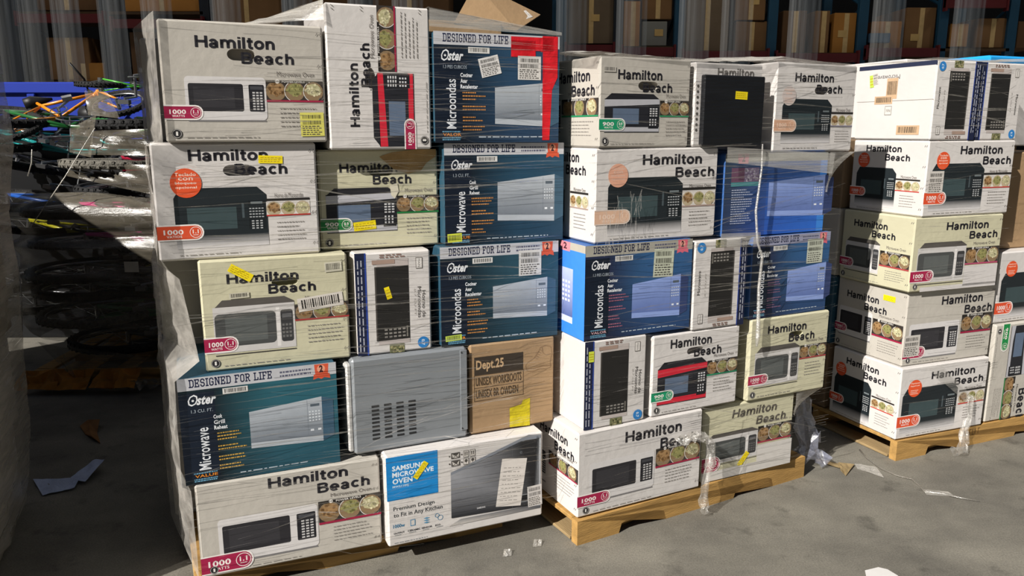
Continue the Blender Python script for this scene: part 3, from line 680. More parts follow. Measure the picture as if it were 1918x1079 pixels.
e = carton('microwave_carton', BX['L5a'], D, GREYW, 'large white carton with silver oven, bottom row at left of nearest pallet', group=GL)
f = front(e); hb(f, .375, .96, 'silver', (.10, .13, .635, .60), (.64, .37, 1.0, .61), bdg=(0, .045, .265, .22), brand_w=.44, bh=.115, beach_dx=.265)
e = carton('microwave_carton', BX['L5b'], D, WHITE, 'white carton with blue corner square and long glossy black oven picture, bottom row', group=GL)
f = front(e)
f.begin('blue_panel'); f.rect(0, .52, .31, .99, '#1c86cc'); f.rect(0, .515, .31, .525, '#1c86cc'); f.end()
f.begin('title_text'); f.text('SAMSUNG', .035, .835, .235, .89, '#e8f1f8', .035); f.text('MICROWAVE', .035, .765, .285, .82, '#e8f1f8', .035); f.text('OVEN', .035, .69, .155, .75, '#e8f1f8', .035); f.text('MWS1100J', .035, .645, .13, .675, '#d4e6f2', .02)
f.text('Premium Design', .035, .385, .285, .44, '#3d4145', .006); f.text('to Fit in Any Kitchen', .035, .31, .335, .37, '#3d4145', .006); f.end()
f.begin('feature_icons'); f.text('1000w', .03, .205, .10, .245, '#3c7fa8', .01)
for k, c in enumerate(('OUTPUT', 'CERAMIC', 'SENSOR', 'ECO')): f.text(c, .032 + k * .085, .135, .032 + k * .085 + .011 * len(c), .155, '#33363a', .02); f.lines(.04 + k * .085, .115, .085 + k * .085, .13, 1, '#8b8f93')
f.rect(.135, .195, .165, .265, '#3c7fa8'); f.up(); f.rect(.139, .202, .161, .258, '#cdc8c2')
for k in range(3): f.poly([(.215, .2 + k * .025), (.235, .19 + k * .025), (.255, .2 + k * .025), (.235, .21 + k * .025)], '#5e93b4')
f.ring(.30, .255, .008, .0016, '#3c7fa8'); f.ring(.32, .225, .01, .0016, '#3c7fa8'); f.lines(.035, .03, .3, .042, 1, '#8b8f93', .7); f.end()
f.begin('handling_symbols')
for r_ in range(2):
    v = .86 - r_ * .085
    f.rect(.395, v, .45, v + .065, '#4a4643'); f.up(); f.poly([(.405, v + .01), (.42, v + .03), (.40, v + .055)], '#cdc8c2'); f.poly([(.44, v + .01), (.43, v + .03), (.446, v + .055)], '#cdc8c2'); f.poly([(.41, v + .008), (.436, v + .008), (.423, v + .026)], '#cdc8c2')
    f.rect(.38, v + .025, .388, v + .04, '#4a4643'); f.rect(.457, v + .025, .465, v + .04, '#4a4643')
    for k in range(2): 
        u = .472 + k * .042; f.rect(u, v - .005, u + .034, v + .07, '#6b6763'); f.up(); f.rect(u + .003, v + .001, u + .031, v + .064, '#cdc8c2'); f.up()
        if r_ == 0: f.rect(u + .008, v + .012, u + .014, v + .055, '#4a4643'); f.rect(u + .02, v + .012, u + .026, v + .055, '#4a4643')
        else: f.disc(u + .017, v + .042, .006, '#4a4643', 10); f.rect(u + .0155, v + .01, u + .0185, v + .04, '#4a4643')
f.end()
f.begin('microwave_picture')
f.poly([(.37, .10), (.985, .10), (.985, .15), (.45, .16)], '', ['#cdc8c2', '#55585e', '#3a3d46', '#8a8a8c']); f.up()
f.poly([(.39, .19), (.975, .15), (.975, .93), (.85, .93), (.39, .68)], '', ['#2a2c31', '#1b1c1f', '#2a2a2c', '#2a2a2c', '#9a9ca2']); f.poly([(.39, .68), (.88, .93), (.985, .93), (.985, .97), (.90, .99), (.39, .71)], '#7f848d'); f.poly([(.935, .13), (.985, .13), (.985, .93), (.955, .96)], '', ['#6b6f76', '#a9adb3', '#c9ccd0', '#8d9096']); f.up()
f.rect(.79, .165, .792, .9, '#5a5c60'); f.text('SAMSUNG', .555, .235, .61, .255, '#d8d8da', .02)
f.ring(.85, .80, .004, .0008, '#9aa4ac'); f.rect(.80, .21, .90, .30, '#8f9296'); f.up(); f.rect(.806, .219, .894, .291, '#1a1b1e')
f.end()
f.sticker(.785, .47, .10, .185, -8, '#d8d2cc', 'paper', 'loose_paper'); f.sticker(.945, .26, .058, .082, 3, '#cfcbc8', 'barcode', 'shipping_label'); f.sticker(.205, .80, .068, .02, 52)

# rear row seen past the left edge of the nearest stack
LP, LY = Vector((-1.05, 2.28)), R(22.5)
def lw(u, v, z): return Vector((LP.x + u * math.cos(LY) - v * math.sin(LY), LP.y + u * math.sin(LY) + v * math.cos(LY), z))
for (u, z, h, m, lab) in ((-.02, 1.463, .34, GREYW, 'plain pale carton behind the top left corner box of the nearest stack'), (0.0, 1.112, .35, GREYW, 'plain pale carton behind the orange disc box of the nearest stack'), (-.03, .757, .353, GREYW, 'dull pale carton behind the cream box with slanted sticker'),
                          (-.035, .405, .35, WHITE, 'plain white carton behind the teal blue box of the nearest stack'), (-.045, .08, .323, GREYW, 'plain pale carton behind the bottom left box of nearest pallet')):
    p = lw(u, .455, z); carton('rear_carton', (p.x, p.y, 22.5, .52, z, h), .42, m, lab, group='rear row of the nearest stack')
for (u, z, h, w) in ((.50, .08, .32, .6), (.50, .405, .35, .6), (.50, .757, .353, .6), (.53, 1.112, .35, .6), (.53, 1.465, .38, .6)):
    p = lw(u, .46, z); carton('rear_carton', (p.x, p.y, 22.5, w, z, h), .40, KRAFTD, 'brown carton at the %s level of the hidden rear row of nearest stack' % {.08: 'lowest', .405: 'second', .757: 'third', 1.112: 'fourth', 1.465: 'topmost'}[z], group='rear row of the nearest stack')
# open brown carton lying on top behind the red-taped box
oc = empty('open_carton', lw(.86, .46, 1.846), LY, 'open brown carton with a raised flap and barcode, on top of nearest stack', 'box')
link('carton_body', box_mesh('carton_body', .06, .36, -.16, .25, 0, .045, .004), KRAFT, oc)
bm = bmesh.new(); fv = [(.17, -.16, .035), (.42, -.15, .02), (.57, -.04, .10), (.30, -.04, .20)]
A = [bm.verts.new(v) for v in fv]; n_ = (Vector(fv[1]) - Vector(fv[0])).cross(Vector(fv[3]) - Vector(fv[0])).normalized() * .005
Bv = [bm.verts.new(Vector(v) + n_) for v in fv]; bm.faces.new(A); bm.faces.new(Bv[::-1])
for k in range(4): bm.faces.new((A[k], A[(k + 1) % 4], Bv[(k + 1) % 4], Bv[k]))
fl = link('flap', bm_mesh(bm, 'flap'), KRAFT, oc)
def on_flap(a, b):
    p0, p1, p2, p3 = [Vector(v) for v in fv]; return p0 * (1 - a) * (1 - b) + p1 * a * (1 - b) + p2 * a * b + p3 * (1 - a) * b + (-n_ * .3 if n_.y > 0 else n_ * 1.3)
lab_v = [on_flap(*q) for q in ((.72, .62), (.90, .50), (.96, .78), (.80, .90))]
link('barcode_label', mesh('barcode_label', lab_v, [(0, 1, 2, 3)]), mat('label_paper', '#cfcac4', .6, .25, 90), fl)

# ================================================================== MIDDLE STACK
e = carton('microwave_carton', BX['M1a'], D, GREYW, 'white carton with two-tone oven and green badge, top front corner of middle stack', (.52, .69, .11, .05), group=GM)
f = front(e); hb(f, .19, .86, 'two', (.055, .17, .65, .60), (.655, .36, .99, .53), '#2a8a5c', '#1e9568', '900', '0.9', bdg=(0, .20, .27, .315), bh=.11, word='WATTS'); f.sticker(.10, .86, .05, .018, 0, '#c2bdb4', 'bar1', 'barcode_label')
f = left(e); hb(f, .34, .86, 'two', (.02, .17, .40, .60), (.42, .36, .99, .55), '#2a8a5c', bdg=None, one=False, bh=.13, brand_w=.52, beach_dx=.24)
e = carton('microwave_carton', BX['M1b'], D, WHITE, 'white carton mostly covered by a black panel, top of middle stack', group=GM)
f = front(e); f.begin('brand_lettering'); f.text('Hamilton', .32, .84, .86, .94, '#6b6764', .02); f.end()
f.begin('keypad_print')
for k in range(9): f.disc(.05, .72 - k * .065, .0055, '#55534f', 8)
f.end()
pe = empty('black_panel', lw(0, 0, 0), 0, 'flat black panel with yellow sticker held against a top box of middle stack', 'panel')
mw_x, mw_y, my = BX['M1b'][0], BX['M1b'][1], R(BX['M1b'][2])
pe.location = (mw_x + .012 * math.cos(my) + .026 * math.sin(my), mw_y + .012 * math.sin(my) - .026 * math.cos(my), 1.446); pe.rotation_euler = (0, 0, my)
link('panel_sheet', box_mesh('panel_sheet', .012, .300, 0, .022, 0, .25, .004), mat('black_glossy_panel', '#1c1d20', .3, .15, 5, .25, 12, stretch=(1, 1, 9)), pe)
pe['w'] = .30; pe['h'] = .25; Face(pe, (0, 0, 0), (1, 0, 0), (0, -1, 0), .30, .25).sticker(.62, .72, .058, .028, -2, '#e8d21c', 'yellow')
e = carton('microwave_carton', BX['M1c'], D, WHITE, 'white carton with blue-black oven and faded badge, top right end of middle stack', (.56, .70, .09, .045), group=GM)
f = front(e); hb(f, .22, .89, 'black', (.09, .12, .70, .60), (.70, .30, .985, .43), '#8f8a9c', '#d6a98c', bdg=(0, .24, .26, .36), disc=(.16, .63, .036), pale=True, title=False, one=False, faint=True, discf=True, dcol='#cbbfba', disc_words=('Keypad', 'lock'))

e = carton('microwave_carton', BX['M2a'], D, WHITE, 'white carton with black oven and bleached orange disc, second row front of middle stack', group=GM)
f = front(e); hb(f, .365, .93, 'black', (.10, .10, .70, .69), (.70, .36, .985, .525), '#a58f86', '#d9b49a', bdg=(0, .21, .27, .345), disc=(.175, .715, .041), pale=True, title=False, one=False, brand_w=.49, bh=.115, faint=True, discf=True, dcol='#dba58c')
f = left(e); hb(f, .25, .95, 'black', (.0, .10, .5, .60), (.60, .36, .9, .5), '#a58f86', bdg=None, pale=True, title=False, one=False, brand_w=.49, bh=.11)
e = carton('microwave_carton', BX['M2b'], D, BLUEB, 'bright blue carton back with specification list and food photo, second row of middle stack', group=GM)
f = front(e)
f.begin('background_print'); f.rect(0, 0, .4, 1, '', ['#2c3a5c', '#2f4f9c', '#34507f', '#33414f']); f.rect(.4, 0, .93, 1, '', ['#2f5cb8', '#2f6cd0', '#3c5f96', '#34507f']); f.rect(.93, 0, 1, 1, '#3f86dc'); f.end()
f.begin('slogan_band'); f.rect(0, .90, 1, 1, '#8f9088'); f.end()
f.begin('food_picture'); f.rect(.06, .66, .32, .83, '#7c6d88'); f.up(); f.rect(.06, .61, .32, .66, '#4f8a8f'); f.rect(.06, .66, .18, .83, '#6a4a60')
for k in range(40): f.disc(random.uniform(.19, .31), random.uniform(.675, .815), random.uniform(.003, .006), srgb_mix('#8f84a0', '#c9c2d0', random.random()), 6)
f.end()
f.begin('info_text'); f.lines(.07, .15, .27, .58, 15, '#b9c0d6', .35, .5); f.end()
mw_picture(f, .42, .20, 1.08, .72, 'mirror_blue')
f.begin('warranty_ribbon'); f.poly([(.12, .88), (.21, .88), (.215, 1.0), (.11, 1.0)], '#c06a80'); f.up(); f.text('2', .15, .90, .18, .99, '#43263a', .04); f.end()
e = carton('microwave_carton', BX['M3a'], D, BLUEB, 'royal blue carton with large label beside its hand slot, third row front of middle stack', (.50, .835, .085, .04), group=GM)
BGM = ('#262f4c', '#34608f', '#20273f', '#2b4670')
f = front(e); oster(f, True, BGM, '#d86a7c', 'mirror_blue', orange='#a86a80', mwr=(.43, .16, .97, .62), band='#aaa79c'); f.sticker(.72, .76, .088, .105, -2, '#c3c8b4', 'barcode', 'shipping_label')
f = left(e)
f.begin('background_print'); f.rect(0, 0, 1, 1, '', ['#2f78d8', '#3a86e4', '#3f8ae6', '#2f6cc8']); f.up(); f.rect(0, .92, 1, 1, '#b5b0a4'); f.end()
f.begin('microwave_picture'); f.rect(.2, .2, .8, .72, '', ['#54659c', '#54659c', '#b4c0ee', '#b4c0ee']); f.rect(.2, .13, .8, .2, '#c3cbf0'); f.up()
for i in range(3):
    for j in range(5): f.rect(.62 + i * .05, .36 + j * .05, .65 + i * .05, .385 + j * .05, '#e6eaf8')
f.rect(.56, .2, .565, .72, '#5a6aa0'); f.end()
f.begin('warranty_ribbon'); f.poly([(.58, .90), (.74, .90), (.75, 1.0), (.57, 1.0)], '#e08a96'); f.up(); f.text('2', .63, .92, .69, .99, '#4a2a36', .04); f.end(); f.sticker(.40, .93, .045, .04, 3, '#d8a820', 'yellow')
e = carton('microwave_carton', BX['M3b'], D, WHITE, 'narrow white carton on end between two blue cartons of middle stack', group=GM)
f = front(e); tall_white(f, False, swap=True)
e = carton('microwave_carton', BX['M3c'], D, BLUEB, 'blue carton crossed by a twisted film rope, third row right end of middle stack', (.57, .82, .09, .04), group=GM)
f = front(e); oster(f, True, BGM, '#d86a7c', 'mirror_blue', orange='#8f6a88', mwr=(.46, .14, 1.05, .62), band='#9a9cb4'); f.sticker(.80, .77, .088, .10, 0, '#c3c8b8', 'barcode', 'shipping_label')
e = carton('microwave_carton', BX['M4a'], D, WHITE, 'narrow white carton on end with bright sunlit blank side, fourth row of middle stack', group=GM)
f = front(e); tall_white(f, True); f.sticker(.10, .83, .022, .04, 0, '#d3e04a', 'yellow')
f = left(e); f.sticker(.33, .80, .05, .07, 0, '#3f9a4c', 'bar1', 'green_label')
e = carton('microwave_carton', BX['M4b'], D, WHITE, 'white carton with red and black oven picture, fourth row of middle stack', (.48, .755, .095, .045), group=GM)
f = front(e); hb(f, .195, .93, 'red', (.065, .13, .625, .66), (.625, .42, .985, .60), '#2a9068', '#1e9568', '900', '0.9', bdg=(0, .19, .24, .30), bh=.115, brand_w=.47)
e = carton('microwave_carton', BX['M4c'], D, CREAM, 'cream carton with bent corner, fourth row right end of middle stack', (.57, .755, .09, .04), group=GM)
f = front(e); hb(f, .21, .90, 'cream', (.07, .17, .63, .65), (.635, .44, .985, .60), '#b04a4a', '#b03050', bdg=(0, .20, .24, .31), bh=.105, brand_w=.49)
e = carton('microwave_carton', BX['M5a'], D, WHITE, 'white carton with silver oven at the front corner of the middle pallet', group=GM)
f = front(e); hb(f, .36, .91, 'silver', (.09, .17, .60, .62), (.61, .40, .985, .62), bdg=(0, .13, .245, .255), brand_w=.46, bh=.135, beach_dx=.285)
f = left(e); hb(f, .33, .88, 'silver', (.0, .15, .45, .60), (.50, .42, 1.0, .58), bdg=None, brand_w=.5, bh=.11, one=False)
e = carton('microwave_carton', BX['M5b'], D, CREAM, 'cream carton with worn slanted lettering and yellow sticker on the middle pallet', group=GM)
f = front(e); hb(f, .30, .92, 'cream', (.04, .22, .60, .63), (.60, .40, .985, .62), '#a83a4a', '#a4214a', bdg=(0, .13, .19, .32), brand_w=.5, bh=.12, one=False, ink='#5b564e', shear=.15); f.sticker(.45, .21, .07, .024, 50)
f.begin('pale_base_print'); f.rect(.0, .0, 1, .13, '#cfcbc6'); f.rect(.60, .13, 1, .36, '#cfcbc6'); f.end()

# ================================================================== FAR STACK
RP, RY = Vector((1.787, 3.363)), R(21.5)
def rw(u, v, z): return Vector((RP.x + u * math.cos(RY) - v * math.sin(RY), RP.y + u * math.sin(RY) + v * math.cos(RY), z))
e = carton('microwave_carton', BX['R1a'], D, WHITE, 'white carton on end with bare taped side, top front corner of the far stack', group=GR)
f = front(e); tall_white(f, False, swap=True)
f = left(e)
f.begin('edge_band'); f.rect(0, .945, 1, 1, '#2a3048'); f.end()
f.begin('title_text'); f.text('Microwave', .27, .80, .56, .86, '#5d5a58', 0, 0, 180); f.rect(.40, .33, .49, .45, '#77726d'); f.up(); f.rect(.405, .337, .485, .443, '#d8d4ce'); f.up(); f.text('MAIN', .42, .37, .475, .41, '#5d5955', 0, 0, 180); f.end()
f.begin('carton_seam'); f.rect(0, .515, 1, .52, '#8b857d'); f.end()
for (u, v, w, h, a) in ((.47, .68, .06, .09, 0), (.37, .53, .10, .035, 0), (.72, .13, .12, .04, 0)): f.sticker(u, v, w, h, a, '#c8a988', 'bar1', 'faded_tape_label')
f.sticker(.19, .79, .022, .055, 8, '#b9d052', 'yellow'); f.sticker(.24, .82, .028, .05, 8, '#cfc9c2', 'barcode', 'barcode_label')
e = carton('microwave_carton', BX['R1b'], D, WHITE, 'white carton on end with grey oven, beside the top corner box of far stack', group=GR)
f = front(e); tall_white(f, False)
kw = dict(line='#c23a34', bcol='#dc5230', pale=True, title=False, one=False)
e = carton('microwave_carton', BX['R2'], D, WHITE, 'white carton with orange disc and barcode label, second row of the far stack', group=GR)
f = front(e); hb(f, .36, .93, 'black', (.06, .10, .66, .70), (.66, .37, .985, .53), bdg=(0, .17, .24, .32), disc=(.175, .74, .038), brand_w=.49, bh=.115, sub='Horno de Microondas', **kw); f.sticker(.115, .46, .088, .095, 0, '#cfcac4', 'barcode', 'shipping_label')
f = left(e); hb(f, .19, .93, 'black', (.08, .10, .63, .62), (.63, .33, .94, .46), bdg=(0, .22, .22, .33), disc=(.17, .72, .034), bh=.095, **kw)
e = carton('microwave_carton', BX['R3'], D, CREAM, 'cream carton with silver framed oven, third row of the far stack', group=GR)
f = front(e); hb(f, .35, .92, 'cream', (.06, .12, .60, .66), (.60, .34, .985, .56), '#b04a6a', '#a4214a', bdg=(0, .14, .25, .28), brand_w=.48, bh=.11)
f.begin('pale_base_print'); f.rect(.60, .03, .99, .31, '#cfcbc9'); f.rect(.12, .0, .99, .06, '#cfcbc9'); f.end()
f = left(e); hb(f, .17, .88, 'cream', (.07, .16, .57, .62), (.58, .30, .98, .50), '#b04a4a', '#a4214a', bdg=(0, .20, .2, .31), bh=.10)
e = carton('microwave_carton', BX['R4'], D, GREYW, 'pale carton with barcode label over its badge, fourth row of the far stack', group=GR)
f = front(e); hb(f, .38, .90, 'silver', (.05, .10, .61, .56), (.63, .38, .985, .62), bdg=(0, .10, .24, .24), brand_w=.47, bh=.12); f.sticker(.09, .27, .095, .10, 0, '#c9c4be', 'barcode', 'shipping_label')
f = left(e); hb(f, .15, .84, 'silver', (.05, .20, .55, .60), (.56, .32, .98, .54), bdg=(0, .24, .18, .34), bh=.10, brand_w=.47); f.sticker(.76, .86, .07, .026, 0)
e = carton('microwave_carton', BX['R5'], D, WHITE, 'white carton with orange disc, lowest box at the corner of the far pallet', group=GR)
f = front(e); hb(f, .34, .90, 'black', (.04, .10, .66, .70), (.68, .38, .985, .54), bdg=(0, .17, .25, .32), disc=(.165, .70, .041), brand_w=.50, bh=.11, disc_words=('Optional', 'Keypad Lock'), **kw)
f = left(e); hb(f, .22, .90, 'black', (.06, .08, .62, .64), (.63, .33, .95, .46), bdg=(0, .20, .22, .31), disc=(.15, .70, .034), bh=.10, **kw)
# second column of the far pallet
p = rw(.565, .01, .10); e = carton('microwave_carton', (p.x, p.y, 21.5, .36, .10, .49), D, GREYW, 'pale carton stood on end with green badge and downward lettering, far right', group=GR)
f = front(e, 270); hb(f, .40, .95, 'two', (.03, .30, .55, .72), (.56, .30, 1.0, .50), '#1f7a3e', '#1f8a48', '900', '0.9', bdg=(0, .14, .27, .26), brand_w=.5, bh=.16, beach_dx=.3)
p = rw(.562, .03, .593); e = carton('microwave_carton', (p.x, p.y, 21.5, .50, .593, .345), D, WHITE, 'white carton with orange disc cut off at the right, above the upended box', group=GR)
f = front(e); hb(f, .36, .95, 'black', (.05, .10, .66, .70), (.66, .37, .985, .53), bdg=(0, .13, .24, .29), disc=(.17, .76, .038), brand_w=.49, bh=.115, disc_words=('Optional', 'Keypad Lock'), **kw)
p = rw(.555, .10, .94); e = carton('shipping_carton', (p.x, p.y, 21.5, .50, .94, .46), D, KRAFT, 'plain brown carton with a bit of yellow sticker, second column of far stack', group=GR)
f = front(e); f.sticker(.16, .55, .03, .03, 0)
p = rw(.30, .44, 1.459); carton('rear_carton', (p.x, p.y, 21.5, .55, 1.459, .38), .42, WHITE, 'white carton behind the top boxes of the far stack', group='rear row of the far stack')
p = rw(.862, .44, 1.459); carton('rear_carton', (p.x, p.y, 21.5, .5, 1.42, .42), .42, WHITE, 'white carton at the far right behind the top of the far stack', group='rear row of the far stack')
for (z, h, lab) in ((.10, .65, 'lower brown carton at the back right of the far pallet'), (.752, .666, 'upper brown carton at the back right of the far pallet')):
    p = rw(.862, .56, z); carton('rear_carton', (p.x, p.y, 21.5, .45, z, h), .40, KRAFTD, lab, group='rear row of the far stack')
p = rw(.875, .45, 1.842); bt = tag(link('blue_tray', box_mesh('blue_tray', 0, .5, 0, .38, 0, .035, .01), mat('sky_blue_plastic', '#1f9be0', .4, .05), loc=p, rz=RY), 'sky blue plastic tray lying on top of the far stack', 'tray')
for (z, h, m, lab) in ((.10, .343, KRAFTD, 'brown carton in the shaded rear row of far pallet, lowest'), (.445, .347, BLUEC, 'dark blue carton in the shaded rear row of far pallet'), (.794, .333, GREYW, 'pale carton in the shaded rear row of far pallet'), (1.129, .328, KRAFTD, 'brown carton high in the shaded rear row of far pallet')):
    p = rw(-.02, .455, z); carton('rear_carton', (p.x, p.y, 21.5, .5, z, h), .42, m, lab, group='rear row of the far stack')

# ================================================================== LEFT NEIGHBOUR STACK (cut by the frame)
GN = 'boxes of the cut-off stack at the left edge'
NP = lw(-.46, -.02, 0)
ns = [(.02, .34, WHITE, 'pale wrapped carton low in the cut-off stack at the left edge'), (.37, .36, WHITE, 'white wrapped carton second from floor in the cut-off left stack'), (.74, .33, KRAFTD, 'brown wrapped carton in the middle of the cut-off left stack'),
      (1.08, .34, BLACKP, 'black wrapped carton above the middle of the cut-off left stack'), (1.43, .35, KRAFTD, 'brown wrapped carton high in the cut-off left stack'), (1.79, .36, BLACKP, 'black wrapped carton near the top of the cut-off left stack'), (2.155, .40, KRAFTD, 'brown wrapped carton on top of the cut-off left stack')]
pe2 = pallet(tuple(lw(-1.72, -.02, 0)), 22.5, 1.2, 1.0, .02, 'thin pallet board under the cut-off stack at the left edge') if False else None
for k, (z, h, m, lab) in enumerate(ns):
    p = lw(-1.79 + (.0, .02, .04, .035, .07, .08, .08)[k], -.02, z)
    if k == 0: p.z = 0
    e = carton('wrapped_carton', (p.x, p.y, 22.5, 1.16, z if k else .0, h if k else .36), 1.0, m, lab, group=GN)

for k, (z, h, lab) in enumerate(((0, 1.0, 'lower big brown carton of the unseen stack added at left for shade'), (1.002, 1.0, 'upper big brown carton of the unseen stack added at left for shade'))):  # stack added out of view to shade the floor and the bicycles
    carton('wrapped_carton', (-4.11, 2.09, 22.5, 1.21, z, h), 1.8, KRAFTD, lab, group='unseen stack added at the left to shade floor and bicycles')

# ================================================================== STRETCH WRAP
rn = random.Random(11)
def patch(bm, c00, c10, c11, c01, nu, nv, amp, seed=0, sag=0.0, crease=None):
    rr = random.Random(seed); c00, c10, c11, c01 = map(Vector, (c00, c10, c11, c01)); nrm = (c10 - c00).cross(c01 - c00)
    nrm = nrm.normalized() if nrm.length > 1e-9 else Vector((0, 0, 1)); ph = [rr.uniform(0, 6.28) for _ in range(8)]
    g = []
    for j in range(nv + 1):
        row = []
        for i in range(nu + 1):
            a, b = i / nu, j / nv; p = c00 * (1 - a) * (1 - b) + c10 * a * (1 - b) + c11 * a * b + c01 * (1 - a) * b
            w = math.sin(a * 9 + b * 5 + ph[0]) + .7 * math.sin(a * 17 - b * 11 + ph[1]) + .5 * math.sin(b * 23 + a * 6 + ph[2]) + .8 * rr.uniform(-1, 1)
            ed = min(1, 6 * min(a, 1 - a, b, 1 - b) + .15)
            p = p + nrm * amp * w * ed + Vector((0, 0, -sag * math.sin(math.pi * a)))
            row.append(bm.verts.new(p))
        g.append(row)
    for j in range(nv):
        for i in range(nu): bm.faces.new((g[j][i], g[j][i + 1], g[j + 1][i + 1], g[j + 1][i]))
def crumple(bm, pts, r0, r1, seed, n=9, m=10):
    """a bunched tail of film along a path"""
    rr = random.Random(seed); pts = [Vector(p) for p in pts]; rings = []
    for i in range(n + 1):
        t = i / n * (len(pts) - 1); k = min(int(t), len(pts) - 2); p = pts[k].lerp(pts[k + 1], t - k); r = r0 + (r1 - r0) * i / n
        rings.append([bm.verts.new(p + Vector((math.cos(2 * math.pi * q / m), math.sin(2 * math.pi * q / m), rr.uniform(-.6, .6))) * r * rr.uniform(.35, 1.25)) for q in range(m)])
    for i in range(n):
        for q in range(m): bm.faces.new((rings[i][q], rings[i][(q + 1) % m], rings[i + 1][(q + 1) % m], rings[i + 1][q]))
def to_uv(P0, yaw, x, y):
    dx, dy = x - P0.x, y - P0.y; return dx * math.cos(yaw) + dy * math.sin(yaw), -dx * math.sin(yaw) + dy * math.cos(yaw)
def ridges(parent, key, P0, yaw, wfun, n, u0, u1, z0, z1, seed, maxw=.003, extra=()):
    rr = random.Random(seed); segs = []
    for k, rec in BX.items():
        if k[0] != key: continue
        a, b = to_uv(P0, yaw, rec[0], rec[1]); th = R(rec[2]) - yaw; segs.append((a, b, th, rec[3], rec[4], rec[4] + rec[5]))
    def vf(u, z):
        best = []
        for a, b, th, w, za, zb in segs:
            if a - .07 < u < a + w + .07 and za - .02 < z < zb + .02: best.append(b + (u - a) * math.tan(th))
        return min(best) if best else None
    bm = bmesh.new()
    for i in range(n):
        z = rr.uniform(z0, z1); sl = rr.gauss(0, .035) if rr.random() < .85 else rr.gauss(0, .16); L0 = rr.uniform(.25, 1.0) * (u1 - u0); ua = rr.uniform(u0 - .2, u1 - L0 * .5); ub = min(u1, ua + L0); ua = max(u0, ua)
        N = max(4, int((ub - ua) / .05)); us = [ua + (ub - ua) * j / N for j in range(N + 1)]; vv = [vf(u, z + sl * (u - ua)) for u in us]
        known = [v for v in vv if v is not None]
        if not known: continue
        vv = [v if v is not None else min(known) for v in vv]
        vv = [min(vv[max(0, j - 2):j + 3]) for j in range(N + 1)]
        w0 = rr.choice((.0006, .0009, .0014, maxw * .8)) * rr.uniform(.7, 1.3); prev = None; dz = rr.uniform(-.004, .004)
        for j, u in enumerate(us):
            w = w0 * math.sin(math.pi * (j + .3) / (N + .6)); zz = z + sl * (u - ua) + dz * math.sin(j * .9)
            if zz < z0 - .05 or zz > z1 + .05: prev = None; continue
            cur = (bm.verts.new(wfun(u, vv[j] - .0075 - .004 * (i % 3), zz - w)), bm.verts.new(wfun(u, vv[j] - .0095 - .004 * (i % 3), zz + w)))
            if prev: bm.faces.new((prev[0], cur[0], cur[1], prev[1]))
            prev = cur
    o = link('film_ridges', bm_mesh(bm, 'film_ridges'), FILM_RIDGE, parent); o['kind'] = 'stuff'
MP, MY = Vector((.245, 2.625)), R(26.5)
def mww(u, v, z): return Vector((MP.x + u * math.cos(MY) - v * math.sin(MY), MP.y + u * math.sin(MY) + v * math.cos(MY), z))

# nearest stack
w1 = empty('stretch_wrap', lw(0, 0, 0), 0, 'clear stretch film wrapped around the nearest stack, creased at its left side', 'stretch film'); off1 = Vector(w1.location)
def lws(u, v, z): return lw(u, v, z) - off1
bm = bmesh.new()
fr = [(1.83, .040, -.012), (1.465, .036, -.012), (1.455, -.012, -.012), (1.115, -.008, -.012), (1.06, .05, -.008), (.80, .085, -.006), (.752, .01, -.045), (.41, .005, -.045), (.39, .03, -.04), (.085, .03, -.04)]
rl = [(1.83, -.035), (1.465, -.03), (1.455, -.022), (1.115, -.02), (1.06, -.045), (.80, -.045), (.752, -.05), (.41, -.052), (.39, -.06), (.085, -.06)]
for k in range(len(fr) - 1):
    (za, ua, va), (zb, ub, vb) = fr[k], fr[k + 1]; nv = max(2, int((za - zb) / .035))
    patch(bm, lws(ua, va, za), lws(rl[k][1], .45, za), lws(rl[k + 1][1], .45, zb), lws(ub, vb, zb), 12, nv, .004, k)
    patch(bm, lws(rl[k][1], .45, za), lws(rl[k][1] - .005, .9, za), lws(rl[k + 1][1] - .005, .9, zb), lws(rl[k + 1][1], .45, zb), 6, nv, .004, k + 20)
link('side_sheet', bm_mesh(bm, 'side_sheet', True), FILM_SIDE, w1)
bm = bmesh.new()
patch(bm, lws(.23, .16, 1.822), lws(.515, -.006, 1.83), lws(.515, .0, 1.89), lws(.26, .42, 1.835), 14, 6, .003, 3)
patch(bm, lws(.26, .42, 1.835), lws(.515, .0, 1.892), lws(.515, .42, 1.892), lws(.30, .46, 1.835), 12, 6, .003, 4)
patch(bm, lws(.845, -.006, 1.888), lws(1.315, -.006, 1.822), lws(1.315, .12, 1.822), lws(.845, .25, 1.888), 14, 5, .003, 5)
patch(bm, lws(.848, -.004, 1.885), lws(1.32, -.004, 1.830), lws(1.32, -.004, 1.820), lws(.848, -.004, 1.828), 14, 3, .001, 6)
link('top_drape', bm_mesh(bm, 'top_drape', True), FILM_HAZY, w1)
ridges(w1, 'L', LP, LY, lws, 260, 0, 1.33, .12, 1.82, 5)

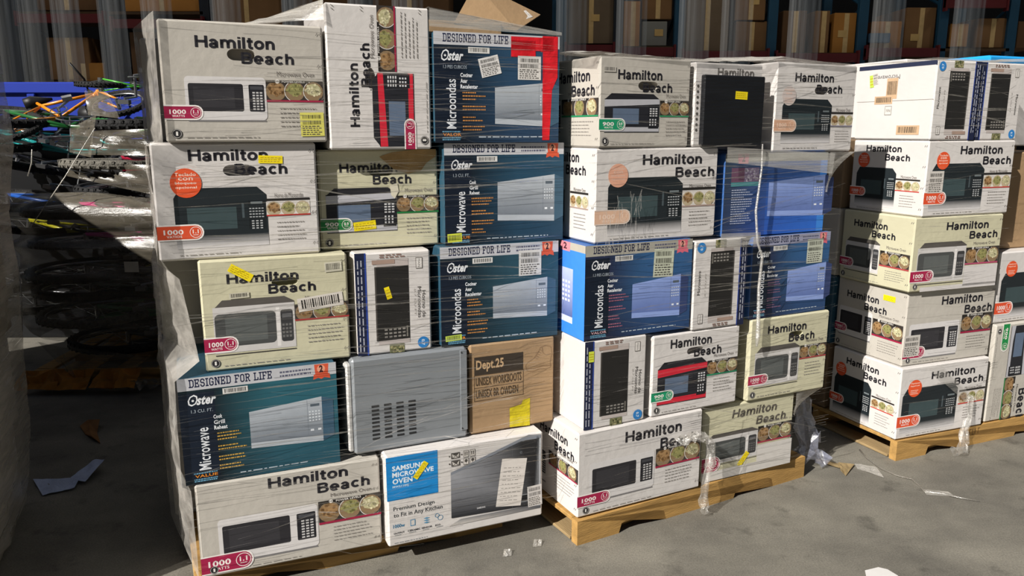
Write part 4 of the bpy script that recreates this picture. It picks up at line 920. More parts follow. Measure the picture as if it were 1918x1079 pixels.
# middle stack
w2 = empty('stretch_wrap', mww(0, 0, 0), 0, 'clear stretch film over the middle stack with white top sheet and twisted rope', 'stretch film'); off2 = Vector(w2.location)
def mws(u, v, z): return mww(u, v, z) - off2
bm = bmesh.new()
tp = [(.0, 1.752), (.07, 1.757), (.24, 1.75), (.46, 1.749), (.66, 1.749), (.80, 1.756), (.88, 1.772), (1.05, 1.764), (1.31, 1.757)]
for k in range(len(tp) - 1):
    (a, za), (b, zb) = tp[k], tp[k + 1]; patch(bm, mws(a, .015, za), mws(b, .015, zb), mws(b, .43, zb + .03), mws(a, .43, za + .03), 5, 8, .003, k)
link('top_drape', bm_mesh(bm, 'top_drape', True), FILM_HAZY, w2)
bm = bmesh.new()
def web(corner, dz, du, seed):
    """concave web of film under an overhanging box"""
    u, z = corner; N = 8; prev = None
    for j in range(N + 1):
        t = j / N; uo = u - du * (1 - (1 - t) ** 2.2); ui = u - du
        cur = (bm.verts.new(mws(ui, .012, z - dz * t)), bm.verts.new(mws(uo, .012, z - dz * t)), bm.verts.new(mws(uo - .004, .42, z - dz * t)))
        if prev: bm.faces.new((prev[0], prev[1], cur[1], cur[0])); bm.faces.new((prev[1], prev[2], cur[2], cur[1]))
        prev = cur
web((1.30, 1.415), .16, .14, 1); link('corner_web', bm_mesh(bm, 'corner_web', True), FILM_HAZY, w2); bm = bmesh.new()
web((1.225, .415), .10, .15, 2); link('corner_web', bm_mesh(bm, 'corner_web', True), FILM_HAZY, w2)
bm = bmesh.new(); patch(bm, mws(.61, -.004, 1.44), mws(1.17, -.004, 1.41), mws(1.16, -.006, 1.33), mws(.61, -.006, 1.385), 12, 4, .002, 9); patch(bm, mws(.60, -.004, 1.12), mws(.80, -.004, 1.115), mws(.80, -.006, 1.07), mws(.60, -.006, 1.07), 6, 3, .003, 19)
link('front_band', bm_mesh(bm, 'front_band', True), FILM_HAZY, w2)
bm = bmesh.new(); rp = [(.765, 1.45), (.768, 1.36), (.752, 1.2), (.77, 1.08), (.80, 1.02), (.792, .9), (.80, .78), (.803, .7), (.80, .66)]
tube(bm, [mws(u, -.02, z) for u, z in rp], [.003, .004, .005, .005, .006, .006, .008, .01, .004], 6)
link('twisted_rope', bm_mesh(bm, 'twisted_rope', True), film_material('film_rope', .2, .65, '#cfccc6', gloss=.4), w2)
bm = bmesh.new(); crumple(bm, [mws(.565, -.03, .33), mws(.58, -.045, .25), mws(.55, -.05, .16), mws(.545, -.05, .06), mws(.55, -.055, .02)], .022, .02, 4)
crumple(bm, [mws(.44, -.02, .33), mws(.50, -.035, .35), mws(.565, -.035, .31)], .035, .02, 6); link('loose_tail', bm_mesh(bm, 'loose_tail'), FILM, w2)
bm = bmesh.new()
for k in range(46):
    u = .07 + .16 * rn.random(); z = rn.uniform(1.12, 1.30); l = rn.uniform(.02, .07); tl = rn.gauss(0, .012); w = rn.uniform(.0006, .0016)
    a, b = mws(u, .004 - .012, z), mws(u + tl, .004 - .012, z - l); s_ = Vector((w, w * .4, 0)); vs4 = [bm.verts.new(p) for p in (a - s_, a + s_, b + s_, b - s_)]; bm.faces.new(vs4)
o = link('crinkle', bm_mesh(bm, 'crinkle'), film_material('film_crinkle', .15, .5, '#e4e0da', gloss=.4), w2); o['kind'] = 'stuff'
ridges(w2, 'M', MP, MY, mws, 210, 0, 1.25, .14, 1.74, 8)
# far stack
w3 = empty('stretch_wrap', rw(0, 0, 0), 0, 'clear stretch film over the far stack with a knotted tail at its pallet', 'stretch film'); off3 = Vector(w3.location)
def rws(u, v, z): return rw(u, v, z) - off3
bm = bmesh.new()
patch(bm, rws(-.02, .44, 1.80), rws(-.015, -.004, 1.80), rws(.55, .02, 1.80), rws(.55, .46, 1.845), 12, 10, .003, 1)
patch(bm, rws(.28, .43, 1.80), rws(.54, -.004, 1.80), rws(.86, .05, 1.83), rws(.86, .43, 1.85), 10, 6, .003, 2)
link('top_drape', bm_mesh(bm, 'top_drape', True), FILM_HAZY, w3)
bm = bmesh.new(); crumple(bm, [rws(.41, -.02, .27), rws(.40, -.03, .15), rws(.375, -.035, .09), rws(.36, -.05, .03), rws(.30, -.07, .015)], .016, .03, 14); link('loose_tail', bm_mesh(bm, 'loose_tail'), FILM, w3)
bm = bmesh.new(); patch(bm, rws(.12, -.014, .43), rws(.20, -.016, .44), rws(.44, -.02, .25), rws(.38, -.02, .24), 8, 3, .002, 4); link('tension_fan', bm_mesh(bm, 'tension_fan', True), FILM, w3)
ridges(w3, 'R', RP, RY, rws, 120, -.03, .55, .14, 1.78, 9)
# left neighbour's film
w4 = empty('stretch_wrap', lw(-.5, 0, 0), 0, 'cloudy stretch film around the cut-off stack at the left edge', 'stretch film'); off4 = Vector(w4.location)
bm = bmesh.new(); zs = [2.2, 1.9, 1.62, 1.45, 1.2, .95, .7, .5, .3, .12, .01]; us = [-.52, -.52, -.51, -.505, -.55, -.545, -.56, -.565, -.575, -.60, -.62]
for k in range(len(zs) - 1):
    a, b = us[k], us[k + 1]
    patch(bm, lw(a - .5, -.04, zs[k]) - off4, lw(a, -.04, zs[k]) - off4, lw(b, -.04, zs[k + 1]) - off4, lw(b - .5, -.04, zs[k + 1]) - off4, 10, 5, .006, k)
    patch(bm, lw(a, -.04, zs[k]) - off4, lw(a, .98, zs[k]) - off4, lw(b, .98, zs[k + 1]) - off4, lw(b, -.04, zs[k + 1]) - off4, 12, 5, .008, k + 30)
link('side_sheet', bm_mesh(bm, 'side_sheet', True), FILM_DULL, w4)

# ================================================================== BICYCLES
RUB = mat('tyre_rubber', '#1b1b1c', .7, .2, 30, .6, 120); RUBW = mat('pale_tyre_rubber', '#6d6a62', .8, .3, 60, .8, 140)  # second rubber is paler and more mottled
CHROME = mat('bike_steel', '#a9abae', .3, .05, 5, metal=.9); SADDLE = mat('saddle_vinyl', '#141415', .5)
def circ(r, n): return [(r * math.cos(2 * math.pi * k / n), r * math.sin(2 * math.pi * k / n), 0) for k in range(n)]
_wh = {}
def wheel_meshes(r, tr):
    if (r, tr) in _wh: return _wh[(r, tr)]
    bm = bmesh.new(); tube(bm, circ(r, 40), tr, 10, True)
    for k in range(80):                       # tread knobs
        a = 2 * math.pi * k / 80; z = tr * (.5 if k % 2 else -.5); c = Vector((math.cos(a), math.sin(a), 0)); m4 = Matrix.Translation(c * (r + tr * .85) + Vector((0, 0, z))) @ Matrix.Rotation(a, 4, 'Z') @ Matrix.Diagonal((tr * .35, r * .045, tr * .55, 1)); bmesh.ops.create_cube(bm, size=1, matrix=m4)
    ty = bm_mesh(bm, 'tyre'); bm = bmesh.new(); tube(bm, circ(r - tr * 1.0, 40), tr * .38, 6, True); ri = bm_mesh(bm, 'rim', True)
    bm = bmesh.new()
    for k in range(20):
        a = 2 * math.pi * k / 20; tube(bm, [(.012 * math.cos(a + .8), .012 * math.sin(a + .8), .025 * (1 if k % 2 else -1)), ((r - tr) * math.cos(a), (r - tr) * math.sin(a), 0)], .0012, 4)
    tube(bm, [(0, 0, -.04), (0, 0, .04)], .014, 8); sp = bm_mesh(bm, 'spokes')
    _wh[(r, tr)] = (ty, ri, sp); return _wh[(r, tr)]
def bicycle(loc, rot, col, label, r=.25, tr=.022, tyre=None, seed=0):
    rr = random.Random(seed); e = empty('bicycle', loc, 0, label, 'bicycle', 'bicycles piled on the wrapped heap'); e.rotation_euler = rot
    fm = mat('bike_paint_' + col.strip('#'), col, .3, .04, 5, spec=.6)
    wb = r * 3.6; ty, ri, sp = wheel_meshes(r, tr)
    for x in (-wb / 2, wb / 2):
        w = empty('wheel', (x, 0, 0)); w.parent = e
        for nm, me, m in (('tyre', ty, tyre or RUB), ('rim', ri, CHROME), ('spokes', sp, CHROME)):
            o = bpy.data.objects.new(nm, me); COL.objects.link(o); o.parent = w
            if not me.materials: me.materials.append(None)
            o.material_slots[0].link = 'OBJECT'; o.material_slots[0].material = m
    s = r / .25; hd = (wb / 2 - .13 * s, .36 * s, 0); bb = (-.04 * s, -.03 * s, 0); st = (-.16 * s, .34 * s, 0); rh = (-wb / 2, 0, 0)
    bm = bmesh.new(); R_ = .016 * s
    tube(bm, [hd, bb], R_); tube(bm, [hd, st], R_ * .9); tube(bm, [bb, (-.19 * s, .44 * s, 0)], R_ * .9); tube(bm, [(hd[0] - .02, hd[1] - .06 * s, 0), (hd[0] + .02, hd[1] + .05 * s, 0)], R_ * 1.3)
    for q in (.035, -.035): tube(bm, [bb, (rh[0], 0, q)], R_ * .6); tube(bm, [st, (rh[0], 0, q)], R_ * .55)
    link('frame', bm_mesh(bm, 'frame', True), fm, e)
    bm = bmesh.new()
    for q in (.035, -.035): tube(bm, [(hd[0] + .01, hd[1] - .06 * s, q), (wb / 2, 0, q)], R_ * .7)
    tube(bm, [(hd[0] + .01, hd[1] - .06 * s, -.04), (hd[0] + .01, hd[1] - .06 * s, .04)], R_ * .8); link('fork', bm_mesh(bm, 'fork', True), fm, e)
    bm = bmesh.new(); tube(bm, [(hd[0] - .02, hd[1] + .05 * s, 0), (hd[0] - .05 * s, hd[1] + .14 * s, 0)], R_ * .7); tube(bm, [(hd[0] - .12 * s, hd[1] + .18 * s, -.27 * s), (hd[0] - .05 * s, hd[1] + .14 * s, -.08), (hd[0] - .05 * s, hd[1] + .14 * s, .08), (hd[0] - .12 * s, hd[1] + .18 * s, .27 * s)], R_ * .65); link('handlebar', bm_mesh(bm, 'handlebar', True), SADDLE, e)
    bm = bmesh.new(); tube(bm, [(-.29 * s, .47 * s, 0), (-.22 * s, .475 * s, 0), (-.12 * s, .465 * s, 0), (-.05 * s, .46 * s, 0)], [.05 * s, .06 * s, .03 * s, .012 * s], 8); link('saddle', bm_mesh(bm, 'saddle', True), SADDLE, e)
    bm = bmesh.new(); tube(bm, [(bb[0] - .1 * s, bb[1] - .1 * s, -.07), (bb[0], bb[1], -.06), (bb[0], bb[1], .06), (bb[0] + .1 * s, bb[1] + .1 * s, .07)], .009, 6); tube(bm, circ2(bb, .07 * s), .004, 4, True)
    for q in (-1, 1): add_box(bm, bb[0] + q * .1 * s - .03, bb[0] + q * .1 * s + .03, bb[1] + q * .1 * s - .02, bb[1] + q * .1 * s + .02, q * .09 - .012, q * .09 + .012)
    link('crank', bm_mesh(bm, 'crank'), CHROME, e)
    return e
def circ2(c, r): return [(c[0] + r * math.cos(2 * math.pi * k / 20), c[1] + r * math.sin(2 * math.pi * k / 20), .05) for k in range(20)]
PI = math.pi
GB = 'bicycles piled on the wrapped heap'
# (x of the left wheel, y, z, tilt x, tilt y, turn, colour, label, wheel radius, tyre radius, tyre material)
bikes = [
 (-2.36, 4.60, 1.75, 3, 2, 4, '#4fae3a', 'small green bicycle with tiny wheels lying on top of the heap', .12, .016, None),
 (-2.20, 4.62, 1.545, 1, -1, -3, '#3f9a34', 'green bicycle with bare black tyre just below the small one', .27, .030, None),
 (-2.30, 4.66, 1.30, -1, 1, 5, '#8f1430', 'crimson bicycle with pale knobbly tyre in the heap', .30, .026, RUBW),
 (-2.36, 4.74, 1.16, 2, 0, -6, '#2a2420', 'dark bicycle just under the pale tyre', .28, .024, None),
 (-2.63, 4.74, 1.02, 1, 1, 3, '#b3206a', 'magenta bicycle under film in the middle of the heap', .29, .026, None),
 (-2.66, 4.76, .84, -1, -1, -4, '#c42a8c', 'pink framed bicycle under film lower in the heap', .29, .026, None),
 (-2.62, 4.74, .66, 1, 0, 5, '#2b2c30', 'charcoal bicycle under dark film lower in the heap', .30, .028, None),
 (-2.64, 4.75, .52, -1, 1, -2, '#1c3a24', 'dark green bicycle under film lower in the heap', .30, .028, None),
 (-2.60, 4.75, .385, 1, 0, 2, '#2f7a3a', 'green bicycle near the bottom of the wrapped heap', .31, .026, RUBW),
 (-2.44, 4.72, .20, -1, 1, -4, '#333438', 'dark bicycle with bare tyre at the very bottom of the heap', .31, .028, None),
 (-3.25, 5.20, 1.60, 22, -14, 30, '#e08a1a', 'orange bicycle tilted at the upper left of the heap', .18, .02, None),
 (-3.30, 5.12, 1.52, 6, 8, -4, '#1f5f2c', 'dark green bicycle with black tyre at the upper left', .28, .03, None),
 (-3.35, 5.15, 1.36, 10, 12, 8, '#20a0a0', 'teal bicycle wedged at the left of the heap', .28, .026, None),
 (-3.30, 5.15, 1.18, -5, 14, -6, '#1c1d22', 'black bicycle sliding down at the left of the heap', .28, .028, None),
 (-3.32, 5.15, 1.00, 4, 6, 5, '#1d4fa0', 'blue bicycle in the left of the heap below the black one', .28, .028, None),
 (-3.30, 5.18, .80, -3, 8, -8, '#c8c020', 'lime bicycle low at the left of the heap', .28, .026, None),
 (-3.30, 5.18, .55, 3, -4, 6, '#3a1a20', 'maroon bicycle low at the left of the heap', .28, .026, None),
 (-3.30, 5.18, .32, 2, 3, -5, '#1a2a3c', 'navy bicycle lowest at the left of the heap', .28, .026, None)]
for k, (xl, y, z, tx, ty_, tz, c, lab, r, tr, tyre) in enumerate(bikes): bicycle((xl + 1.8 * r, y, z), (R(tx), R(ty_), R(tz)), c, lab, r, tr, tyre, k)
# film round the heap: lobes over the round wheel ends, pinched between the layers
w5 = empty('stretch_wrap', (-2.3, 4.6, 0), 0, 'grey dusty stretch film bulging around the bicycle heap', 'stretch film'); o5 = Vector(w5.location)
def hp(px, py, Y): return at(px, py, Y) - o5
bm = bmesh.new(); rr = random.Random(3)
lv = [(1.145, .27), (1.12, .34), (1.07, .385), (1.02, .395), (.965, .37), (.925, .33), (.90, .335), (.86, .385), (.82, .39), (.765, .345), (.73, .35), (.68, .395), (.62, .40), (.575, .37), (.53, .385), (.48, .395), (.44, .37), (.40, .395), (.35, .39), (.30, .35), (.275, .30)]
rows = []
for q, (z, r) in enumerate(lv):
    row = []
    for k in range(16):
        a = R(80 + 190 * k / 15); r2 = r + rr.uniform(-.008, .008); row.append(Vector((-2.64 + r2 * math.cos(a), 4.75 + r2 * math.sin(a), z + .03 * math.sin(q * 1.3) * math.cos(a) + rr.uniform(-.004, .004))))
    for k in range(1, 15): row.append(Vector((-2.64 + k * .1, 4.75 - r - rr.uniform(-.007, .012), z - .012 * k * .2 + .012 * math.sin(k * .8 + q * .5))))
    rows.append([bm.verts.new(v - o5) for v in row])
for A_, B2 in zip(rows, rows[1:]):
    for k in range(len(A_) - 1): bm.faces.new((A_[k], A_[k + 1], B2[k + 1], B2[k]))
link('lobed_sheet', bm_mesh(bm, 'lobed_sheet', True), FILM_DARK, w5)
bm = bmesh.new()
patch(bm, hp(158, 168, 4.50), hp(200, 172, 4.40), hp(225, 222, 4.36), hp(165, 215, 4.45), 9, 8, .008, 5)
patch(bm, hp(132, 240, 4.42), hp(180, 215, 4.36), hp(170, 295, 4.34), hp(130, 285, 4.42), 9, 8, .008, 15)
patch(bm, hp(175, 245, 4.33), hp(310, 240, 4.28), hp(310, 292, 4.28), hp(165, 290, 4.33), 12, 6, .006, 6)
patch(bm, hp(130, 305, 4.36), hp(310, 310, 4.30), hp(310, 370, 4.30), hp(125, 330, 4.38), 14, 7, .008, 7)
link('upper_sheet', bm_mesh(bm, 'upper_sheet', True), FILM_DARK, w5)
bm = bmesh.new(); patch(bm, hp(70, 640, 4.36), hp(112, 650, 4.36), hp(145, 712, 4.36), hp(128, 700, 4.36), 5, 6, .008, 4); patch(bm, hp(112, 650, 4.36), hp(320, 672, 4.36), hp(320, 690, 4.36), hp(128, 690, 4.36), 12, 3, .008, 24)
link('lower_sheet', bm_mesh(bm, 'lower_sheet', True), FILM_DARK, w5)
cordm = film_material('film_cord', .6, .95, '#c9c4b8', gloss=.3)
for (a, b, c, d) in ((178, 240, 58, 425), (60, 280, 52, 330), (32, 480, 42, 620)):
    bm = bmesh.new(); tube(bm, [hp(a, b, 4.28), hp((a + c) / 2 + 3, (b + d) / 2, 4.28), hp(c, d, 4.28)], .003, 5); link('film_cord', bm_mesh(bm, 'film_cord', True), cordm, w5)
c_ = hp(246, 500, 4.33); link('paper_tag', box_mesh('paper_tag', c_.x - .04, c_.x + .04, c_.y, c_.y + .002, c_.z - .03, c_.z + .03), mat('tag_paper', '#cfc9ba', .7, .1), w5)
# what the heap rests on
pallet((-2.85, 4.42, 0), 3.0, 1.5, 1.0, .10, 'battered pallet half hidden under the bicycle heap')
CB = mat('crumpled_card', '#b57a30', .85, .3, 9, .4, 30)
for k, (px, py, lab) in enumerate(((70, 735, 'small crumpled orange card by the left stack'), (125, 727, 'large crumpled orange card piece under the bicycle heap'), (215, 722, 'flat torn brown card under the bottom tyre'))):
    bm = bmesh.new(); c = at(px, py, 4.30); patch(bm, (-.13, -.05, 0), (.13, -.04, .0), (.12, .1, .08), (-.12, .09, .07), 7, 5, .02, 50 + k, 0); tag(link('torn_card', bm_mesh(bm, 'torn_card'), CB, loc=(c.x, 4.30, max(.035, c.z))), lab, 'cardboard', 'torn card under the heap')
bb_ = empty('film_bundle', at(265, 735, 4.33), 0, 'bundle of crumpled grey film on the floor below the heap', 'plastic film'); bb_.location.z = .0
bm = bmesh.new(); crumple(bm, [(-.10, 0, .05), (0, .0, .06), (.12, .02, .05)], .05, .06, 77, 8, 10); link('bundle_sheet', bm_mesh(bm, 'bundle_sheet'), FILM_DARK, bb_)

carton('dark_backing', (-4.05, 5.52, 1.0, 1.1, 0, 1.50), .2, BLACKP, 'tall black block added to darken gaps at left of the heap', group='black blocks added behind the heap')  # black blocks added to cover the bin and keep the heap's gaps dark
carton('dark_backing', (-2.90, 5.54, -1.0, 1.4, 0, 1.44), .18, BLACKP, 'wide black block added to darken gaps at middle of the heap', group='black blocks added behind the heap')
# blue bin behind the heap
bn = empty('storage_bin', (-3.1, 5.75, 0), 0, 'large blue plastic bin behind the bicycle heap', 'bin')
BB = mat('blue_bin_plastic', '#17329a', .45, .06, 3)
bm = bmesh.new()
for x0, x1, y0, y1 in ((-1.3, 1.0, 0, .03), (-1.3, 1.0, .37, .40), (-1.3, -1.27, .03, .37), (.97, 1.0, .03, .37)): add_box(bm, x0, x1, y0, y1, .1, 1.78)
add_box(bm, -1.27, .97, .03, .37, .1, .14); link('bin_wall', bm_mesh(bm, 'bin_wall'), BB, bn)
bm = bmesh.new(); add_box(bm, -1.33, 1.03, -.03, .0, 1.76, 1.84, .008); add_box(bm, -1.33, 1.03, .40, .43, 1.76, 1.84, .008); link('rim', bm_mesh(bm, 'rim'), BB, bn)
rb = box_mesh('rib', -.03, .03, -.025, 0, .1, 1.76, .006)
for k in range(6): link('rib', rb, BB, bn, (-1.2 + k * .42, 0, 0))
ft = box_mesh('foot', -.08, .08, 0, .4, 0, .1)
for x in (-1.1, .8): link('foot', ft, BB, bn, (x, 0, 0))

# ================================================================== WAREHOUSE RACKS BEHIND
RY_ = 8.6
BLUP = mat('rack_blue_steel', '#1d4a6c', .5, .1, 4); REDB = mat('rack_red_beam', '#5a1c26', .5, .1, 4); NAVYP = mat('rack_navy_steel', '#182334', .5, .1, 4)
def upright(px, m, label):
    x = at(px, 60, RY_).x; e = empty('rack_upright', (x, RY_, 0), 0, label, 'rack', 'uprights of the warehouse racks')
    link('front_post', box_mesh('front_post', -.05, .05, 0, .07, .01, 4.6, .004), m, e); link('rear_post', box_mesh('rear_post', -.05, .05, 1.0, 1.07, .01, 4.6, .004), m, e)
    link('foot_plate', box_mesh('foot_plate', -.08, .08, -.03, .10, 0, .012), m, e)
    bm = bmesh.new()
    for k in range(5): z = .4 + k * .8; tube(bm, [(0, .07, z), (0, 1.0, z + .4)], .018, 6); tube(bm, [(0, 1.0, z + .4), (0, .07, z + .8)], .018, 6)
    link('brace', bm_mesh(bm, 'brace'), m, e)
for px, m, lab in ((22, NAVYP, 'dark rack upright at the far left of the warehouse'), (200, NAVYP, 'dark rack upright behind the bicycle heap'), (385, NAVYP, 'dark rack upright above the top left box of nearest stack'), (540, NAVYP, 'dark rack upright left of the tall upended carton'), (1052, BLUP, 'blue rack upright beside the raised carton flap'), (1158, NAVYP, 'dark rack upright between brown cartons'), (1272, BLUP, 'blue rack upright above the middle stack corner'),
                   (1447, BLUP, 'blue rack upright above the black panel'), (1616, BLUP, 'blue rack upright in the gap between middle and far stacks'), (1766, BLUP, 'pale blue rack upright above the far stack'), (1896, BLUP, 'blue rack upright at the right edge of the view')): upright(px, m, lab)
def beam(pa, pb, py, m, label, h=.09, Y=RY_ - .06):
    a, b = at(pa, py, Y), at(pb, py, Y); e = empty('rack_beam', (a.x, Y, a.z - h / 2), 0, label, 'beam', 'beams of the warehouse racks')
    w = b.x - a.x; link('beam_rail', box_mesh('beam_rail', 0, w, 0, .05, 0, h, .004), m, e)
    for x in (0, w - .02): link('end_bracket', box_mesh('end_bracket', x, x + .02, -.008, .058, -.03, h + .03), m, e)
for pa, pb, py, lab in ((27, 195, 34, 'dark red rack beam at upper left'), (206, 380, 44, 'dark red rack beam above the nearest stack corner'), (1058, 1152, 92, 'dark red rack beam behind the middle stack'), (1164, 1266, 97, 'dark red rack beam above the green badge box'), (1278, 1441, 104, 'dark red rack beam above the black panel'), (1453, 1610, 108, 'dark red rack beam left of the far stack'), (1622, 1760, 98, 'dark red rack beam above the far stack'), (1772, 1890, 6, 'red rack beam at the top right corner')): beam(pa, pb, py, REDB, lab)
shelf_m = mat('shelf_board', '#4a3a2c', .8, .2, 4)
def shelf(pa, pb, py, lab):
    a, b = at(pa, py, RY_), at(pb, py, RY_); tag(link('shelf_deck', box_mesh('shelf_deck', 0, b.x - a.x, 0, 1.0, 0, .03), shelf_m, loc=(a.x, RY_, a.z)), lab, 'shelf', 'decks of the warehouse racks')
for pa, pb, py, lab in ((27, 380, 27, 'rack deck above the blue bin'), (27, 380, 157, 'lower rack deck just above the blue bin'), (390, 850, 62, 'rack deck behind the top of the nearest stack'), (1058, 1266, 92, 'rack deck carrying cartons behind the middle stack corner'), (1278, 1441, 100, 'rack deck carrying the wrapped cartons'), (1453, 1610, 104, 'rack deck carrying tall brown cartons'), (1622, 1890, 96, 'rack deck carrying cartons above the far stack')): shelf(pa, pb, py, lab)
tapem = mat('packing_tape', '#c9b184', .4, .1, 20); TAG = mat('pale_paper_tag', '#c8ad78', .7, .1)
cols = {'k': mat('rack_kraft', '#7c5f42', .8, .12, 4, .1, 30), 'd': mat('rack_kraft_dark', '#5e4631', .8, .15, 4, .1, 30), 'o': mat('rack_kraft_orange', '#a9783c', .8, .12, 4, .1, 30), 'g': mat('rack_grey_carton', '#7f8488', .7, .08, 4), 'b': mat('rack_blue_bundle', '#3c5a7c', .6, .2, 8, .2, 20), 't': mat('rack_taupe', '#6e6256', .8, .1, 4, .1, 30)}
def rack_box(x0, y0, x1, y1, c, lab, Y=RY_ + .05, d=.7, tape=True, tagpos=None):
    a, b = at(x0, y1, Y), at(x1, y0, Y); w, h = b.x - a.x, b.z - a.z
    e = empty('storage_carton', (a.x, Y, a.z), R(rn.uniform(-2, 2)), lab, 'box', 'cartons on the warehouse racks'); link('carton_body', box_mesh('carton_body', 0, w, 0, d, 0, h, .006), cols[c], e)
    if tape: link('tape_strip', box_mesh('tape_strip', w * .45, w * .45 + .05, -.002, .01, h * .0 + .005, h - .005), tapem, e)
    if tagpos: link('paper_tag', box_mesh('paper_tag', w * tagpos[0], w * tagpos[0] + .09, -.004, 0, h * tagpos[1], h * tagpos[1] + .07), TAG, e)
B_ = [(95, 70, 165, 150, 'k', 'brown carton behind the orange bicycle', None), (120, 118, 195, 156, 'o', 'orange brown carton above the blue bin', None), (250, 60, 300, 150, 'd', 'dark brown carton left of the nearest stack', None),
 (70, -40, 180, 20, 'd', 'dark carton on the upper left deck', None), (235, -40, 375, 22, 'o', 'amber carton on the upper deck above nearest stack', None), (400, -40, 528, 60, 'k', 'brown carton behind the top of nearest stack', None), (552, -40, 650, 60, 'd', 'dark carton behind the tall upended box', None), (700, -30, 840, 60, 'd', 'dark carton left of the raised flap', None),
 (1064, -60, 1152, 82, 't', 'big taupe carton with paper tag beside the flap', (.5, .3)), (1166, 2, 1200, 90, 'o', 'amber carton on the rack, sunlight put into its colour', None), (1202, -40, 1262, 36, 'k', 'brown carton above the grey one', None), (1202, 40, 1250, 86, 'g', 'small grey carton with torn label on the rack', (.5, .4)),  # the amber carton's sunlit look is only its colour
 (1282, -60, 1370, 96, 't', 'tall film covered carton with paper tag', (.5, .75)), (1376, -60, 1438, 38, 'k', 'brown carton with tag on upper layer', (.5, .3)), (1376, 40, 1438, 96, 'k', 'plain brown carton on lower layer', None), (1462, 20, 1512, 100, 'd', 'dark brown carton beside the blue upright', None), (1522, 20, 1556, 102, 'k', 'tall narrow brown carton', None), (1558, 24, 1606, 100, 'o', 'tan carton with square tag above the gap', (.2, .4)),
 (1630, 40, 1690, 92, 'o', 'amber carton above the far stack corner', None), (1692, 14, 1756, 92, 'k', 'tall brown carton with white tag above the far stack', (.2, .2)), (1628, 62, 1668, 80, 'b', 'blue bundled goods on the rack', None), (1776, 44, 1815, 88, 'o', 'tan carton right of the pale upright', None), (1826, 34, 1890, 90, 'k', 'brown carton near the right edge', None), (1902, 40, 1960, 90, 'd', 'dark carton at the right edge', None)]
for k, (x0, y0, x1, y1, c, lab, tg) in enumerate(B_): rack_box(x0, y0, x1, y1, c, lab, RY_ + .04 - (.06 if c == 'b' else 0), tape=(c not in 'bg'), tagpos=tg)
# cartons filling the bay behind the nearest stack, below the decks
for k, (x0, x1, z1, c, lab) in enumerate(((-5.4, -4.4, 1.6, 'd', 'dark carton on the floor behind the bicycle heap'), (-4.3, -3.2, 1.9, 'k', 'brown floor carton behind the blue bin'), (-.4, .8, 1.7, 'd', 'dark floor carton behind the middle stack'), (1.0, 2.2, 1.6, 'k', 'brown floor carton behind the black panel box'), (2.6, 3.8, 1.7, 'd', 'dark floor carton between middle and far stacks'), (4.0, 5.2, 1.7, 'k', 'brown floor carton behind the far stack'))):
    e = empty('storage_carton', (x0, 9.75, 0), 0, lab, 'box', 'cartons on the warehouse racks'); link('carton_body', box_mesh('carton_body', 0, x1 - x0, 0, .9, 0, z1, .006), cols[c], e); link('tape_strip', box_mesh('tape_strip', (x1 - x0) * .48, (x1 - x0) * .48 + .06, -.002, .01, .01, z1 - .01), tapem, e)
# clear strip curtain in the doorway
cr = empty('curtain_rail', (0, 6.3, 3.0), 0, 'steel rail of the clear strip curtain over the doorway', 'curtain rail'); link('rail_bar', box_mesh('rail_bar', -6.5, 7.5, -.03, .03, -.04, .05), NAVYP, cr)
bm = bmesh.new(); N = 10; prev = None
for j in range(N + 1):
    a = (j / N - .5); x = a * .24; y = -.03 * math.cos(a * PI); cur = (bm.verts.new((x, y, 0)), bm.verts.new((x, y, -2.93)))
    if prev: bm.faces.new((prev[0], cur[0], cur[1], prev[1]))
    prev = cur
strip_me = bm_mesh(bm, 'curtain_strip', True)
for k, px in enumerate((8, 62, 128, 212, 298, 425, 560, 682, 765, 1070, 1182, 1300, 1378, 1505, 1660, 1812)):
    x = at(px, 80, 6.25).x; o = link('curtain_strip', strip_me, PVC, loc=(x, 6.25 + .02 * (k % 2), 2.97), rz=R(rn.uniform(-8, 8)))
    tag(o, 'clear plastic strip of the dark doorway curtain, %s from the left' % 'first second third fourth fifth sixth seventh eighth ninth tenth eleventh twelfth thirteenth fourteenth fifteenth sixteenth'.split()[k], 'curtain strip', 'strips of the doorway curtain')
# unseen fill lamps added to brighten the racks
for k, x in enumerate((-4.5, -1.0, 2.5, 6.0)):
    hl = empty('fill_lamp', (x, 7.5, 4.6), 0, 'unseen round fill lamp added over the racks, %s from the left' % ('first', 'second', 'third', 'fourth')[k], 'lamp', 'added fill lamps over the racks')
    bm = bmesh.new(); rings = [(.05, .9), (.05, .25), (.12, .2), (.24, .02)]; prev = None
    for r_, z_ in rings:
        cur = [bm.verts.new((r_ * math.cos(2 * PI * q / 20), r_ * math.sin(2 * PI * q / 20), z_)) for q in range(20)]
        if prev:
            for q in range(20): bm.faces.new((prev[q], prev[(q + 1) % 20], cur[(q + 1) % 20], cur[q]))
        prev = cur
    link('reflector', bm_mesh(bm, 'reflector', True), NAVYP, hl)
    ld = bpy.data.lights.new('fill_light', 'POINT'); ld.energy = FILL_LAMP_W; ld.color = (1, .86, .66); ld.shadow_soft_size = .12; lo_ = bpy.data.objects.new('fill_light', ld); COL.objects.link(lo_); lo_.parent = hl; lo_.location = (0, 0, 0)

